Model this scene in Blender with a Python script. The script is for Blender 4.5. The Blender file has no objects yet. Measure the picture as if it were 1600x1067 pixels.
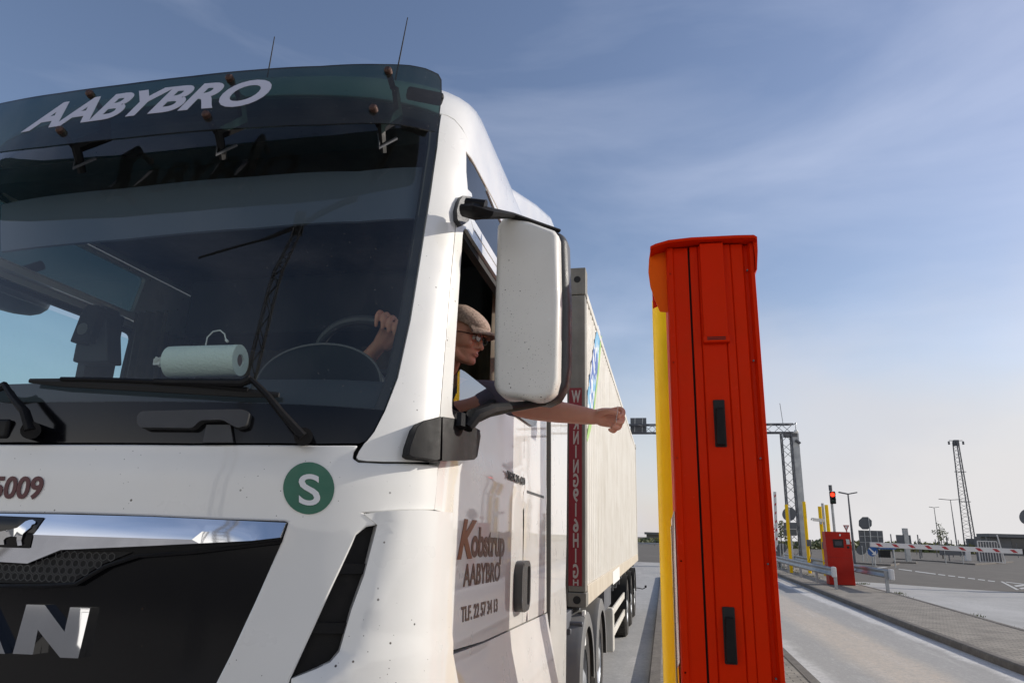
import bpy, bmesh, random
import numpy as np
from math import *
from mathutils import Vector, Matrix
from mathutils.geometry import delaunay_2d_cdt
random.seed(7)
R = radians
SC = bpy.context.scene
COL = SC.collection
# ------------------------------------------------------------------ camera, sky, sun, exposure
F, CX, CY, CAMZ = 1067., 800., 533.5, 1.75
def cam_axes(vp=(1038, 839), roll=R(1.6)):
    x = vp[0]-CX; y = CY-vp[1]; c, s = cos(roll), sin(roll)
    xr = c*x-s*y; yr = s*x+c*y
    p = atan2(-yr, F); h = -yr*sin(p)+F*cos(p); yaw = atan2(xr, h)
    U = np.array([0, cos(p), sin(p)]); Hh = np.array([0, -sin(p), cos(p)]); Rr = np.array([1., 0, 0])
    Yc = Hh*cos(yaw)+Rr*sin(yaw); Xc = Rr*cos(yaw)-Hh*sin(yaw)
    un = lambda v: np.array([c*v[0]+s*v[1], -s*v[0]+c*v[1], v[2]])
    return np.array([un(Xc), un(Yc), un(U)])
CM = cam_axes()
cam_d = bpy.data.cameras.new('camera'); cam = bpy.data.objects.new('camera', cam_d); COL.objects.link(cam)
cam_d.sensor_width = 36; cam_d.lens = F/1600*36; cam_d.clip_end = 6000; cam_d.clip_start = .02
mw = Matrix.Identity(4)
for i in range(3):
    mw[i][0] = CM[i, 0]; mw[i][1] = CM[i, 1]; mw[i][2] = -CM[i, 2]
mw[2][3] = CAMZ
cam.matrix_world = mw
SC.camera = cam
SUN_AZ, SUN_EL = R(65), R(24)       # azimuth from +Y towards +X
W = bpy.data.worlds.new('World'); SC.world = W; W.use_nodes = True
def build_world():
    nt = W.node_tree; nt.nodes.clear(); N = nt.nodes.new; L = nt.links.new
    out = N('ShaderNodeOutputWorld'); bg = N('ShaderNodeBackground'); L(bg.outputs[0], out.inputs[0])
    sky = N('ShaderNodeTexSky'); sky.sky_type = 'NISHITA'; sky.sun_disc = False
    sky.sun_elevation = SUN_EL; sky.sun_rotation = SUN_AZ; sky.air_density = 1.25; sky.dust_density = .7; sky.ozone_density = 3.5
    bg.inputs[1].default_value = .095
    tc = N('ShaderNodeTexCoord'); sep = N('ShaderNodeSeparateXYZ'); L(tc.outputs['Generated'], sep.inputs[0])
    # thin high cloud: streaks stretched along the horizon, denser low down
    mp = N('ShaderNodeMapping'); L(tc.outputs['Generated'], mp.inputs[0]); mp.inputs['Scale'].default_value = (1.0, 1.0, 3.6); mp.inputs['Rotation'].default_value = (R(8), R(-14), 0)
    n1 = N('ShaderNodeTexNoise'); L(mp.outputs[0], n1.inputs[0]); n1.inputs['Scale'].default_value = 1.7; n1.inputs['Detail'].default_value = 8; n1.inputs['Roughness'].default_value = .52; n1.inputs['Distortion'].default_value = .5
    r1 = N('ShaderNodeMapRange'); L(n1.outputs[0], r1.inputs[0]); r1.inputs[1].default_value = .42; r1.inputs[2].default_value = .80; r1.inputs[3].default_value = 0; r1.inputs[4].default_value = .34
    # low bank of haze and cloud
    n2 = N('ShaderNodeTexNoise'); mp2 = N('ShaderNodeMapping'); L(tc.outputs['Generated'], mp2.inputs[0]); mp2.inputs['Scale'].default_value = (1, 1, 1.6); mp2.inputs['Location'].default_value = (.3, .2, 0)
    L(mp2.outputs[0], n2.inputs[0]); n2.inputs['Scale'].default_value = 2.3; n2.inputs['Detail'].default_value = 5; n2.inputs['Roughness'].default_value = .5
    az = N('ShaderNodeVectorMath'); az.operation = 'DOT_PRODUCT'; L(tc.outputs['Generated'], az.inputs[0]); az.inputs[1].default_value = (sin(R(50)), cos(R(50)), 0)
    m1 = N('ShaderNodeMath'); m1.operation = 'MULTIPLY_ADD'; L(n2.outputs[0], m1.inputs[0]); m1.inputs[1].default_value = .75; m1.inputs[2].default_value = -.43
    m2 = N('ShaderNodeMath'); m2.operation = 'MULTIPLY_ADD'; L(az.outputs['Value'], m2.inputs[0]); m2.inputs[1].default_value = .34; L(m1.outputs[0], m2.inputs[2])
    m3 = N('ShaderNodeMath'); m3.operation = 'SUBTRACT'; L(m2.outputs[0], m3.inputs[0]); L(sep.outputs[2], m3.inputs[1])
    r2 = N('ShaderNodeMapRange'); r2.interpolation_type = 'SMOOTHSTEP'; L(m3.outputs[0], r2.inputs[0]); r2.inputs[1].default_value = -.20; r2.inputs[2].default_value = .24; r2.inputs[3].default_value = 0; r2.inputs[4].default_value = .93
    tint = N('ShaderNodeMix'); tint.data_type = 'RGBA'; tint.blend_type = 'MULTIPLY'; tint.inputs[0].default_value = 1; L(sky.outputs[0], tint.inputs[6]); tint.inputs[7].default_value = (1.38, 1.15, 1.12, 1)
    mx = N('ShaderNodeMix'); mx.data_type = 'RGBA'; L(r1.outputs[0], mx.inputs[0]); L(tint.outputs[2], mx.inputs[6]); mx.inputs[7].default_value = (7.5, 8.0, 9.6, 1)
    mx2 = N('ShaderNodeMix'); mx2.data_type = 'RGBA'; L(r2.outputs[0], mx2.inputs[0]); L(mx.outputs[2], mx2.inputs[6]); mx2.inputs[7].default_value = (6.0, 6.0, 6.35, 1)
    # a billowing pale cloud bank low on the right
    n3 = N('ShaderNodeTexNoise'); mp3 = N('ShaderNodeMapping'); L(tc.outputs['Generated'], mp3.inputs[0]); mp3.inputs['Scale'].default_value = (1, 1, 2.2); mp3.inputs['Location'].default_value = (.7, .1, .4)
    L(mp3.outputs[0], n3.inputs[0]); n3.inputs['Scale'].default_value = 3.2; n3.inputs['Detail'].default_value = 9; n3.inputs['Roughness'].default_value = .55; n3.inputs['Distortion'].default_value = .3
    az3 = N('ShaderNodeVectorMath'); az3.operation = 'DOT_PRODUCT'; L(tc.outputs['Generated'], az3.inputs[0]); az3.inputs[1].default_value = (sin(R(62)), cos(R(62)), 0)
    c1 = N('ShaderNodeMath'); c1.operation = 'MULTIPLY_ADD'; L(az3.outputs['Value'], c1.inputs[0]); c1.inputs[1].default_value = .75; c1.inputs[2].default_value = -.68
    c2 = N('ShaderNodeMath'); c2.operation = 'MULTIPLY_ADD'; L(n3.outputs[0], c2.inputs[0]); c2.inputs[1].default_value = .42; L(c1.outputs[0], c2.inputs[2])
    c3 = N('ShaderNodeMath'); c3.operation = 'SUBTRACT'; L(c2.outputs[0], c3.inputs[0]); L(sep.outputs[2], c3.inputs[1])
    r4 = N('ShaderNodeMapRange'); r4.interpolation_type = 'SMOOTHSTEP'; L(c3.outputs[0], r4.inputs[0]); r4.inputs[1].default_value = -.09; r4.inputs[2].default_value = .10; r4.inputs[3].default_value = 0; r4.inputs[4].default_value = .85
    mx4 = N('ShaderNodeMix'); mx4.data_type = 'RGBA'; L(r4.outputs[0], mx4.inputs[0]); L(mx2.outputs[2], mx4.inputs[6]); mx4.inputs[7].default_value = (6.9, 6.75, 6.75, 1); mx2 = mx4
    # bright bank added to the unseen sky behind the camera, lifting the cab front
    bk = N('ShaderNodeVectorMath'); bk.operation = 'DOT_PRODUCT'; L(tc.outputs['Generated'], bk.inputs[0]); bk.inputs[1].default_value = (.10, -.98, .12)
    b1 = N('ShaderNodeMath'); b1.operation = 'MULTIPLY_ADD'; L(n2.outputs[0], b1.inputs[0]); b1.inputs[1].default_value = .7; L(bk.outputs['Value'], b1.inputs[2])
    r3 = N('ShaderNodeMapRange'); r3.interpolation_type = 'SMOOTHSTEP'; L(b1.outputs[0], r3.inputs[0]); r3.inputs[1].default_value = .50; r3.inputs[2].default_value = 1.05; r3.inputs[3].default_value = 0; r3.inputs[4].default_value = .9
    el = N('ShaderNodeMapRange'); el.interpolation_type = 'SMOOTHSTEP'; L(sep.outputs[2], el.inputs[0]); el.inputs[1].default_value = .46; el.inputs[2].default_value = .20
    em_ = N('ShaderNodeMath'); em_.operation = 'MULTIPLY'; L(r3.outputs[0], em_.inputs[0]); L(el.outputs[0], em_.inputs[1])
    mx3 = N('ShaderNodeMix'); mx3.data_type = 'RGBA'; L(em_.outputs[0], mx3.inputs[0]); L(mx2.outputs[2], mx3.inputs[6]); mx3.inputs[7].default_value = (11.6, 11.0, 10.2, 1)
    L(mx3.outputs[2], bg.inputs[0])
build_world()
sl = bpy.data.lights.new('sun', 'SUN'); sl.energy = 3.5; sl.angle = R(.53); sl.color = (1, .935, .84)
so = bpy.data.objects.new('sun', sl); COL.objects.link(so)
sdir = Vector((sin(SUN_AZ)*cos(SUN_EL), cos(SUN_AZ)*cos(SUN_EL), sin(SUN_EL)))
so.rotation_euler = (-sdir).to_track_quat('-Z', 'Y').to_euler(); so.location = (30, 10, 30)
SC.view_settings.view_transform = 'Standard'; SC.view_settings.look = 'None'; SC.view_settings.gamma = 1; SC.view_settings.exposure = 0.27
SC.render.engine = 'CYCLES'

# ------------------------------------------------------------------ pixel <-> world helpers (photo measured, every thing gets its real place)
def ray(px, py):
    v = np.array([px-CX, CY-py, F]); v /= np.linalg.norm(v); return CM@v
def plane(px, py, ax, val):
    d = ray(px, py); t = (val-(CAMZ if ax == 2 else 0))/d[ax]
    return np.array([0, 0, CAMZ])+t*d
def PY(px, py, Y): return plane(px, py, 1, Y)
def PXX(px, py, X): return plane(px, py, 0, X)
def G(px, py, z=0): return plane(px, py, 2, z)
def proj(p):
    c = (np.asarray(p)-np.array([0, 0, CAMZ]))@CM
    return np.array([CX+F*c[..., 0]/c[..., 2], CY-F*c[..., 1]/c[..., 2]])

# ------------------------------------------------------------------ object helpers
def tag(o, label=None, cat=None, group=None, kind=None):
    if label: o['label'] = label
    if cat: o['category'] = cat
    if group: o['group'] = group
    if kind: o['kind'] = kind
    return o
def root_of(o):
    while o.parent: o = o.parent
    return o
def thing(name, loc, label, cat, group=None):
    o = bpy.data.objects.new(name, None); COL.objects.link(o); o.location = [float(c) for c in loc]; o.empty_display_size = .2
    return tag(o, label, cat, group)
def copy_tree(o, loc, label=None, parent=None):
    c = o.copy(); COL.objects.link(c)
    if parent is None: c.location = [float(a) for a in loc]
    else: c.parent = parent
    if label: c['label'] = label
    for ch in list(o.children): copy_tree(ch, None, None, c)
    return c
class MB:
    def __init__(s): s.v = []; s.f = []
    def add(s, vs, fs):
        n = len(s.v); s.v += [tuple(float(c) for c in p) for p in vs]; s.f += [tuple(i+n for i in f) for f in fs]; return s
    def box(s, c, d, rot=0, rx=0, ry=0):
        m = Matrix.Rotation(rot, 3, 'Z')@Matrix.Rotation(ry, 3, 'Y')@Matrix.Rotation(rx, 3, 'X')
        vs = [Vector([float(q) for q in c])+m@Vector((x*d[0]/2, y*d[1]/2, z*d[2]/2)) for x in (-1, 1) for y in (-1, 1) for z in (-1, 1)]
        return s.add(vs, [(0, 1, 3, 2), (4, 6, 7, 5), (0, 4, 5, 1), (2, 3, 7, 6), (0, 2, 6, 4), (1, 5, 7, 3)])
    def bb(s, lo, hi): return s.box([(a+b)/2 for a, b in zip(lo, hi)], [b-a for a, b in zip(lo, hi)])
    def tube(s, pts, r, n=8, cap=True, sq=1, up=None):
        pts = [Vector([float(q) for q in p]) for p in pts]; k = len(pts)
        rs = [r]*k if not hasattr(r, '__len__') else r
        rings = []; u = None
        for i, p in enumerate(pts):
            t = (pts[min(i+1, k-1)]-pts[max(i-1, 0)]).normalized()
            if u is None:
                u = Vector(up) if up else (Vector((0, 0, 1)) if abs(t.z) < .9 else Vector((1, 0, 0)))
            u = (u-t*u.dot(t)).normalized(); w = t.cross(u)
            rings.append([p+u*(rs[i]*cos(2*pi*j/n+pi/n)*sq)+w*(rs[i]*sin(2*pi*j/n+pi/n)) for j in range(n)])
        vs = [q for rg in rings for q in rg]
        fs = [(i*n+j, i*n+(j+1) % n, (i+1)*n+(j+1) % n, (i+1)*n+j) for i in range(k-1) for j in range(n)]
        if cap: fs += [tuple(range(n))[::-1], tuple(range((k-1)*n, k*n))]
        return s.add(vs, fs)
    def bar(s, a, b, w): return s.tube([a, b], w*.7071, 4)
    def cyl(s, c, r, h, n=20, axis='Z', r2=None):
        c = Vector([float(q) for q in c]); d = {'X': Vector((1, 0, 0)), 'Y': Vector((0, 1, 0)), 'Z': Vector((0, 0, 1))}[axis]*h/2
        return s.tube([c-d, c+d], [r, r if r2 is None else r2], n)
    def lathe(s, prof, c, axis='X', n=28):
        vs = []; k = len(prof)
        for r, a in prof:
            for j in range(n):
                t = 2*pi*j/n
                q = {'X': (a, r*cos(t), r*sin(t)), 'Y': (r*sin(t), a, r*cos(t)), 'Z': (r*cos(t), r*sin(t), a)}[axis]
                vs.append([c[i]+q[i] for i in range(3)])
        return s.add(vs, [(i*n+j, i*n+(j+1) % n, (i+1)*n+(j+1) % n, (i+1)*n+j) for i in range(k-1) for j in range(n)])
    def prism(s, poly, vec):
        n = len(poly); a = [Vector([float(q) for q in p]) for p in poly]; v = Vector([float(q) for q in vec]); b = [p+v for p in a]
        return s.add(a+b, [tuple(range(n))[::-1], tuple(range(n, 2*n))]+[(i, (i+1) % n, (i+1) % n+n, i+n) for i in range(n)])
    def build(s, name, mat, parent=None, smooth=35, bevel=0, seg=2, **kw):
        me = bpy.data.meshes.new(name)
        off = np.array(root_of(parent).location) if parent is not None else np.zeros(3)
        me.from_pydata([tuple(np.array(p)-off) for p in s.v], [], s.f)
        bm = bmesh.new(); bm.from_mesh(me); bmesh.ops.recalc_face_normals(bm, faces=bm.faces); bm.to_mesh(me); bm.free()
        me.materials.append(mat)
        o = bpy.data.objects.new(name, me); COL.objects.link(o)
        if parent is not None: o.parent = parent
        if smooth:
            me.polygons.foreach_set('use_smooth', [True]*len(me.polygons)); me.set_sharp_from_angle(angle=R(smooth))
        if bevel:
            m = o.modifiers.new('bevel', 'BEVEL'); m.width = bevel; m.segments = seg; m.limit_method = 'ANGLE'; m.angle_limit = R(40); m.harden_normals = True
        tag(o, **kw); return o
def lattice(mb, a, b, w, step, r=.02, rb=None, up=(0, 0, 1), tri=False, d=None):
    """square lattice girder from a to b"""
    a = Vector([float(q) for q in a]); b = Vector([float(q) for q in b]); t = (b-a).normalized()
    u = Vector(up); u = (u-t*u.dot(t)).normalized(); v = t.cross(u); d = d or w
    cs = [(u*w/2+v*d/2), (u*w/2-v*d/2), (-u*w/2-v*d/2), (-u*w/2+v*d/2)]
    if tri: cs = [u*w*.58, -u*w*.29+v*w/2, -u*w*.29-v*w/2]
    rb = rb or r*.5
    for c in cs: mb.tube([a+c, b+c], r, 6)
    n = max(2, int((b-a).length/step)); m = len(cs)
    for i in range(n):
        p = a+(b-a)*(i/n); q = a+(b-a)*((i+1)/n)
        for j in range(m):
            c1, c2 = cs[j], cs[(j+1) % m]
            if i % 2: c1, c2 = c2, c1
            mb.tube([p+c1, q+c2], rb, 4)
    return mb

# ------------------------------------------------------------------ materials
def mat(name, col, rough=.5, metal=0, coat=0, spec=.5, var=0, vs=4, vcol=None, bump=0, bs=60, dirt=0, dirtcol=(.06, .045, .03), emis=0, streak=0, coatr=.04, specks=0, trans=0, sscale=((26, .105), (60, .10)), scuff=0):
    m = bpy.data.materials.new(name); m.use_nodes = True; nt = m.node_tree; N = nt.nodes.new; L = nt.links.new
    b = nt.nodes['Principled BSDF']; b.inputs['Base Color'].default_value = (*col, 1); b.inputs['Roughness'].default_value = rough
    b.inputs['Metallic'].default_value = metal; b.inputs['Specular IOR Level'].default_value = spec
    b.inputs['Coat Weight'].default_value = coat; b.inputs['Coat Roughness'].default_value = coatr
    if trans: b.inputs['Subsurface Weight'].default_value = trans; b.inputs['Subsurface Radius'].default_value = (.012, .004, .002)
    if emis: b.inputs['Emission Color'].default_value = (*col, 1); b.inputs['Emission Strength'].default_value = emis
    geo = N('ShaderNodeNewGeometry'); P = geo.outputs['Position']; src = None
    def noise(sc, det=4, ro=.55, pos=P):
        n = N('ShaderNodeTexNoise'); L(pos, n.inputs['Vector']); n.inputs['Scale'].default_value = sc; n.inputs['Detail'].default_value = det; n.inputs['Roughness'].default_value = ro; return n.outputs[0]
    def rng(x, a, b2, c=0, d=1):
        r = N('ShaderNodeMapRange'); L(x, r.inputs[0]); r.inputs[1].default_value = a; r.inputs[2].default_value = b2; r.inputs[3].default_value = c; r.inputs[4].default_value = d; return r.outputs[0]
    def mix(f, a, bcol):
        x = N('ShaderNodeMix'); x.data_type = 'RGBA'; L(f, x.inputs[0])
        if a is None: x.inputs[6].default_value = (*col, 1)
        else: L(a, x.inputs[6])
        x.inputs[7].default_value = (*bcol, 1); return x.outputs[2]
    if var:
        vc = vcol or tuple(c*.55 for c in col); src = mix(rng(noise(vs, 6, .6), .38, .66, 0, var), src, vc)
        L(rng(noise(vs*2.3), .3, .7, max(0, rough-.08), min(1, rough+.1)), b.inputs['Roughness'])
    if streak:
        mp = N('ShaderNodeMapping'); L(P, mp.inputs[0]); mp.inputs['Scale'].default_value = (14, 14, .7)
        src = mix(rng(noise(1, 5, .6, mp.outputs[0]), .52, .8, 0, streak), src, dirtcol)
    if dirt:
        src = mix(rng(noise(1.7, 8, .7), .45, .85, 0, dirt), src, dirtcol)
    if specks:      # flies and stone chips
        for sc, th in sscale:
            v = N('ShaderNodeTexVoronoi'); L(P, v.inputs['Vector']); v.inputs['Scale'].default_value = sc; v.inputs['Randomness'].default_value = 1
            r1 = rng(v.outputs['Distance'], th, th*.7); sp = N('ShaderNodeSeparateColor'); L(v.outputs['Color'], sp.inputs[0])
            r2 = rng(sp.outputs[0], 1-specks, 1-specks+.01); mm = N('ShaderNodeMath'); mm.operation = 'MULTIPLY'; L(r1, mm.inputs[0]); L(r2, mm.inputs[1])
            m5 = N('ShaderNodeMath'); m5.operation = 'MULTIPLY'; L(mm.outputs[0], m5.inputs[0]); L(rng(noise(3.3, 4, .6), .46, .56), m5.inputs[1]); mm = m5
            src = mix(mm.outputs[0], src, (.035, .02, .012))
    if scuff:       # fine pale scratches and worn patches
        mp = N('ShaderNodeMapping'); L(P, mp.inputs[0]); mp.inputs['Rotation'].default_value = (.4, .9, .3); mp.inputs['Scale'].default_value = (9, 60, 9)
        src = mix(rng(noise(3, 6, .75, mp.outputs[0]), .63, .72, 0, scuff), src, tuple(min(1, c*1.5+.06) for c in col))
        src = mix(rng(noise(2.2, 9, .75), .55, .8, 0, scuff*.8), src, tuple(c*.55 for c in col))
    if src is not None: L(src, b.inputs['Base Color'])
    if bump:
        bp = N('ShaderNodeBump'); bp.inputs['Strength'].default_value = bump; bp.inputs['Distance'].default_value = .01; L(noise(bs, 5, .6), bp.inputs['Height']); L(bp.outputs[0], b.inputs['Normal'])
    return m
def glass(name, tint, ior=1.5, add=0, rough=0., dust=0.0):
    m = bpy.data.materials.new(name); m.use_nodes = True; nt = m.node_tree; nt.nodes.clear(); N = nt.nodes.new; L = nt.links.new
    o = N('ShaderNodeOutputMaterial'); t = N('ShaderNodeBsdfTransparent'); t.inputs[0].default_value = (*tint, 1)
    g = N('ShaderNodeBsdfGlossy'); g.inputs['Roughness'].default_value = rough; fr = N('ShaderNodeFresnel'); gb = N('ShaderNodeNewGeometry'); im = N('ShaderNodeMapRange'); L(gb.outputs['Backfacing'], im.inputs[0]); im.inputs[3].default_value = ior; im.inputs[4].default_value = 1/ior; L(im.outputs[0], fr.inputs[0])
    a = N('ShaderNodeMath'); a.operation = 'ADD'; a.use_clamp = True; L(fr.outputs[0], a.inputs[0]); a.inputs[1].default_value = add
    x = N('ShaderNodeMixShader'); L(a.outputs[0], x.inputs[0]); L(t.outputs[0], x.inputs[1]); L(g.outputs[0], x.inputs[2])
    geo = N('ShaderNodeNewGeometry')
    if dust:
        d = N('ShaderNodeBsdfDiffuse'); d.inputs[0].default_value = (.5, .47, .42, 1)
        n = N('ShaderNodeTexNoise'); L(geo.outputs['Position'], n.inputs['Vector']); n.inputs['Scale'].default_value = 5; n.inputs['Detail'].default_value = 8
        v = N('ShaderNodeTexVoronoi'); L(geo.outputs['Position'], v.inputs['Vector']); v.inputs['Scale'].default_value = 34
        r1 = N('ShaderNodeMapRange'); L(v.outputs['Distance'], r1.inputs[0]); r1.inputs[1].default_value = .10; r1.inputs[2].default_value = .05; r1.inputs[4].default_value = .13
        r = N('ShaderNodeMapRange'); L(n.outputs[0], r.inputs[0]); r.inputs[1].default_value = .3; r.inputs[2].default_value = .8; r.inputs[3].default_value = dust*.4; r.inputs[4].default_value = dust*1.6
        mxm = N('ShaderNodeMath'); mxm.operation = 'MAXIMUM'; L(r.outputs[0], mxm.inputs[0]); L(r1.outputs[0], mxm.inputs[1])
        y = N('ShaderNodeMixShader'); L(mxm.outputs[0], y.inputs[0]); L(x.outputs[0], y.inputs[1]); L(d.outputs[0], y.inputs[2]); x = y
    L(x.outputs[0], o.inputs[0]); return m
M = {}
M['white'] = mat('truck_white_paint', (.735, .73, .70), .32, coat=.9, coatr=.03, var=.12, vs=2.5, vcol=(.64, .61, .55), specks=.38, dirt=.12, dirtcol=(.45, .38, .28))
M['white_dull'] = mat('mirror_white_plastic', (.70, .68, .63), .42, coat=.2, var=.15, vs=6, vcol=(.5, .47, .42), specks=.5, sscale=((42, .12), (90, .13), (150, .14)), scuff=.25)
M['black_gloss'] = mat('gloss_black_panel', (.004, .004, .005), .12, coat=.0, spec=.38, specks=.05)
M['black_plastic'] = mat('black_plastic', (.005, .005, .006), .5, spec=.2, bump=.1, bs=300, var=.5, vs=12, vcol=(.012, .011, .010))
M['dark_grey'] = mat('dark_grey_plastic', (.035, .036, .038), .42, bump=.2, bs=400, var=.4, vs=9, vcol=(.055, .053, .05))
M['rubber'] = mat('rubber', (.012, .012, .012), .8)
M['tyre'] = mat('tyre_rubber', (.022, .021, .02), .85, var=.6, vs=7, vcol=(.075, .065, .055), bump=.4, bs=40)
M['chrome'] = mat('chrome', (.82, .83, .86), .06, metal=1)
M['steel'] = mat('galvanised_steel', (.38, .40, .42), .45, metal=.75, var=.45, vs=2.5, vcol=(.22, .23, .25))
M['steel_dark'] = mat('dark_weathered_steel', (.13, .135, .15), .55, metal=.4, var=.5, vs=3)
M['glass'] = glass('windscreen_glass', (.83, .90, .87), 1.5, .02, 0, .010)
M['side_glass'] = glass('side_window_glass', (.74, .92, .95), 1.5, .03, 0, .008)
M['top_glass'] = glass('tinted_roof_window_glass', (.05, .085, .08), 1.5, .08)
M['visor'] = glass('tinted_acrylic_visor', (.040, .095, .088), 1.49, .0, .03, .03)
M['interior'] = mat('cab_interior_trim', (.013, .014, .017), .7, var=.4, vs=5)
M['interior_grey'] = mat('dashboard_grey', (.024, .028, .033), .6, bump=.2, bs=300)
M['curtain'] = mat('curtain_cloth', (.15, .125, .09), .9, var=.5, vs=12)
M['fender'] = mat('grey_mudguard_plastic', (.12, .122, .125), .55, var=.5, vs=5, vcol=(.18, .17, .15), dirt=.5, dirtcol=(.2, .18, .15))
M['container'] = mat('container_paint', (.63, .61, .56), .55, var=.35, vs=2.2, vcol=(.42, .38, .30), streak=.5, dirtcol=(.30, .24, .17), dirt=.25, bump=.5, bs=3)
M['container_rail'] = mat('container_rail_paint', (.56, .50, .40), .55, var=.4, vs=3, vcol=(.38, .31, .22), streak=.5, dirtcol=(.25, .17, .1))
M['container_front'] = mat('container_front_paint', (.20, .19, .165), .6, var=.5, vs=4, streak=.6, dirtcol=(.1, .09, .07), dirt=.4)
M['warn_red'] = mat('warning_red', (.22, .012, .022), .45, dirt=.35, dirtcol=(.12, .03, .03))
M['warn_white'] = mat('warning_white', (.42, .38, .35), .5)
M['red'] = mat('terminal_red_paint', (.66, .020, .0), .5, coat=.04, coatr=.1, spec=.05, var=.25, vs=6, vcol=(.50, .030, .0), bump=.05, bs=500, scuff=.22, specks=.12, sscale=((50, .08),))
M['hood_red'] = mat('hood_orange_red', (.85, .12, .005), .55, spec=.08)
M['yellow'] = mat('yellow_post_paint', (.88, .56, .0), .42, coat=.05, spec=.2, var=.3, vs=3, vcol=(.75, .38, .0), scuff=.2, specks=.15, sscale=((40, .1),))
M['green'] = mat('green_sticker', (.022, .135, .082), .4, var=.2, vs=20)
M['maroon'] = mat('maroon_lettering', (.085, .008, .012), .4)
M['grey_letter'] = mat('silver_visor_lettering', (.50, .50, .58), .5)
M['door_letter'] = mat('brown_lettering', (.09, .022, .008), .4, coat=.25)
M['white_plain'] = mat('white_lettering', (.7, .7, .7), .5)
M['paper'] = mat('paper_towel', (.74, .82, .76), .9, bump=.6, bs=120)
M['card'] = mat('cardboard', (.16, .10, .08), .9)
M['rust'] = mat('rusty_bolt', (.085, .045, .034), .55, metal=.5, var=.5, vs=80)
M['sticker'] = mat('white_sticker', (.75, .75, .72), .5)
M['skin'] = mat('skin', (.64, .30, .20), .48, trans=.25, var=.22, vs=45, vcol=(.55, .20, .13), bump=.15, bs=150)
M['shirt'] = mat('mauve_shirt', (.115, .10, .135), .85, bump=.3, bs=300)
M['trouser'] = mat('dark_trousers', (.03, .035, .05), .85)
M['cap'] = mat('tweed_cap', (.46, .34, .27), .92, var=.8, vs=110, vcol=(.17, .12, .095), bump=.5, bs=160)
M['frame_black'] = mat('spectacle_frame', (.01, .01, .012), .25)
M['lens'] = glass('spectacle_lens', (.8, .82, .8), 1.5, .05)
M['lips'] = mat('lips', (.42, .14, .11), .45, trans=.2)
M['eye'] = mat('eye_white', (.6, .55, .5), .2); M['iris'] = mat('iris', (.03, .02, .015), .2)
M['beard'] = mat('stubble', (.2, .1, .06), .8, var=.8, vs=200)
M['thread'] = mat('string', (.6, .55, .5), .7)
M['sign_back'] = mat('sign_back_grey', (.10, .11, .125), .55, var=.3, vs=2)
M['blue_sign'] = mat('blue_sign', (.006, .085, .30), .4)
M['road_white'] = mat('road_paint_white', (.52, .52, .50), .75, var=.6, vs=5, vcol=(.3, .3, .28))
M['red_sign'] = mat('red_sign', (.36, .01, .02), .4)
M['barrier_white'] = mat('barrier_white', (.62, .61, .60), .45)
M['lamp_red'] = mat('red_signal_lens', (1, .03, .01), .3, emis=2.6)
M['bldg'] = mat('building_grey', (.14, .145, .155), .7, var=.3, vs=.2)
M['bldg_red'] = mat('building_red', (.24, .03, .03), .6)
M['bldg_glass'] = mat('building_window', (.05, .055, .065), .12)
M['leaf'] = mat('leaf', (.07, .085, .025), .7, var=.8, vs=.6, vcol=(.045, .065, .02))
M['grass'] = mat('dry_grass', (.16, .15, .06), .9, var=.9, vs=.15, vcol=(.07, .10, .025))
M['bark'] = mat('bark', (.05, .04, .03), .9)
M['side_mirror'] = glass('reflecting_side_glass', (.55, .66, .70), 1.5, .38)
M['red_far'] = mat('faded_red_paint', (.40, .012, .004), .5, spec=.2, var=.3, vs=2, dirt=.3, dirtcol=(.2, .03, .02))
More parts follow.
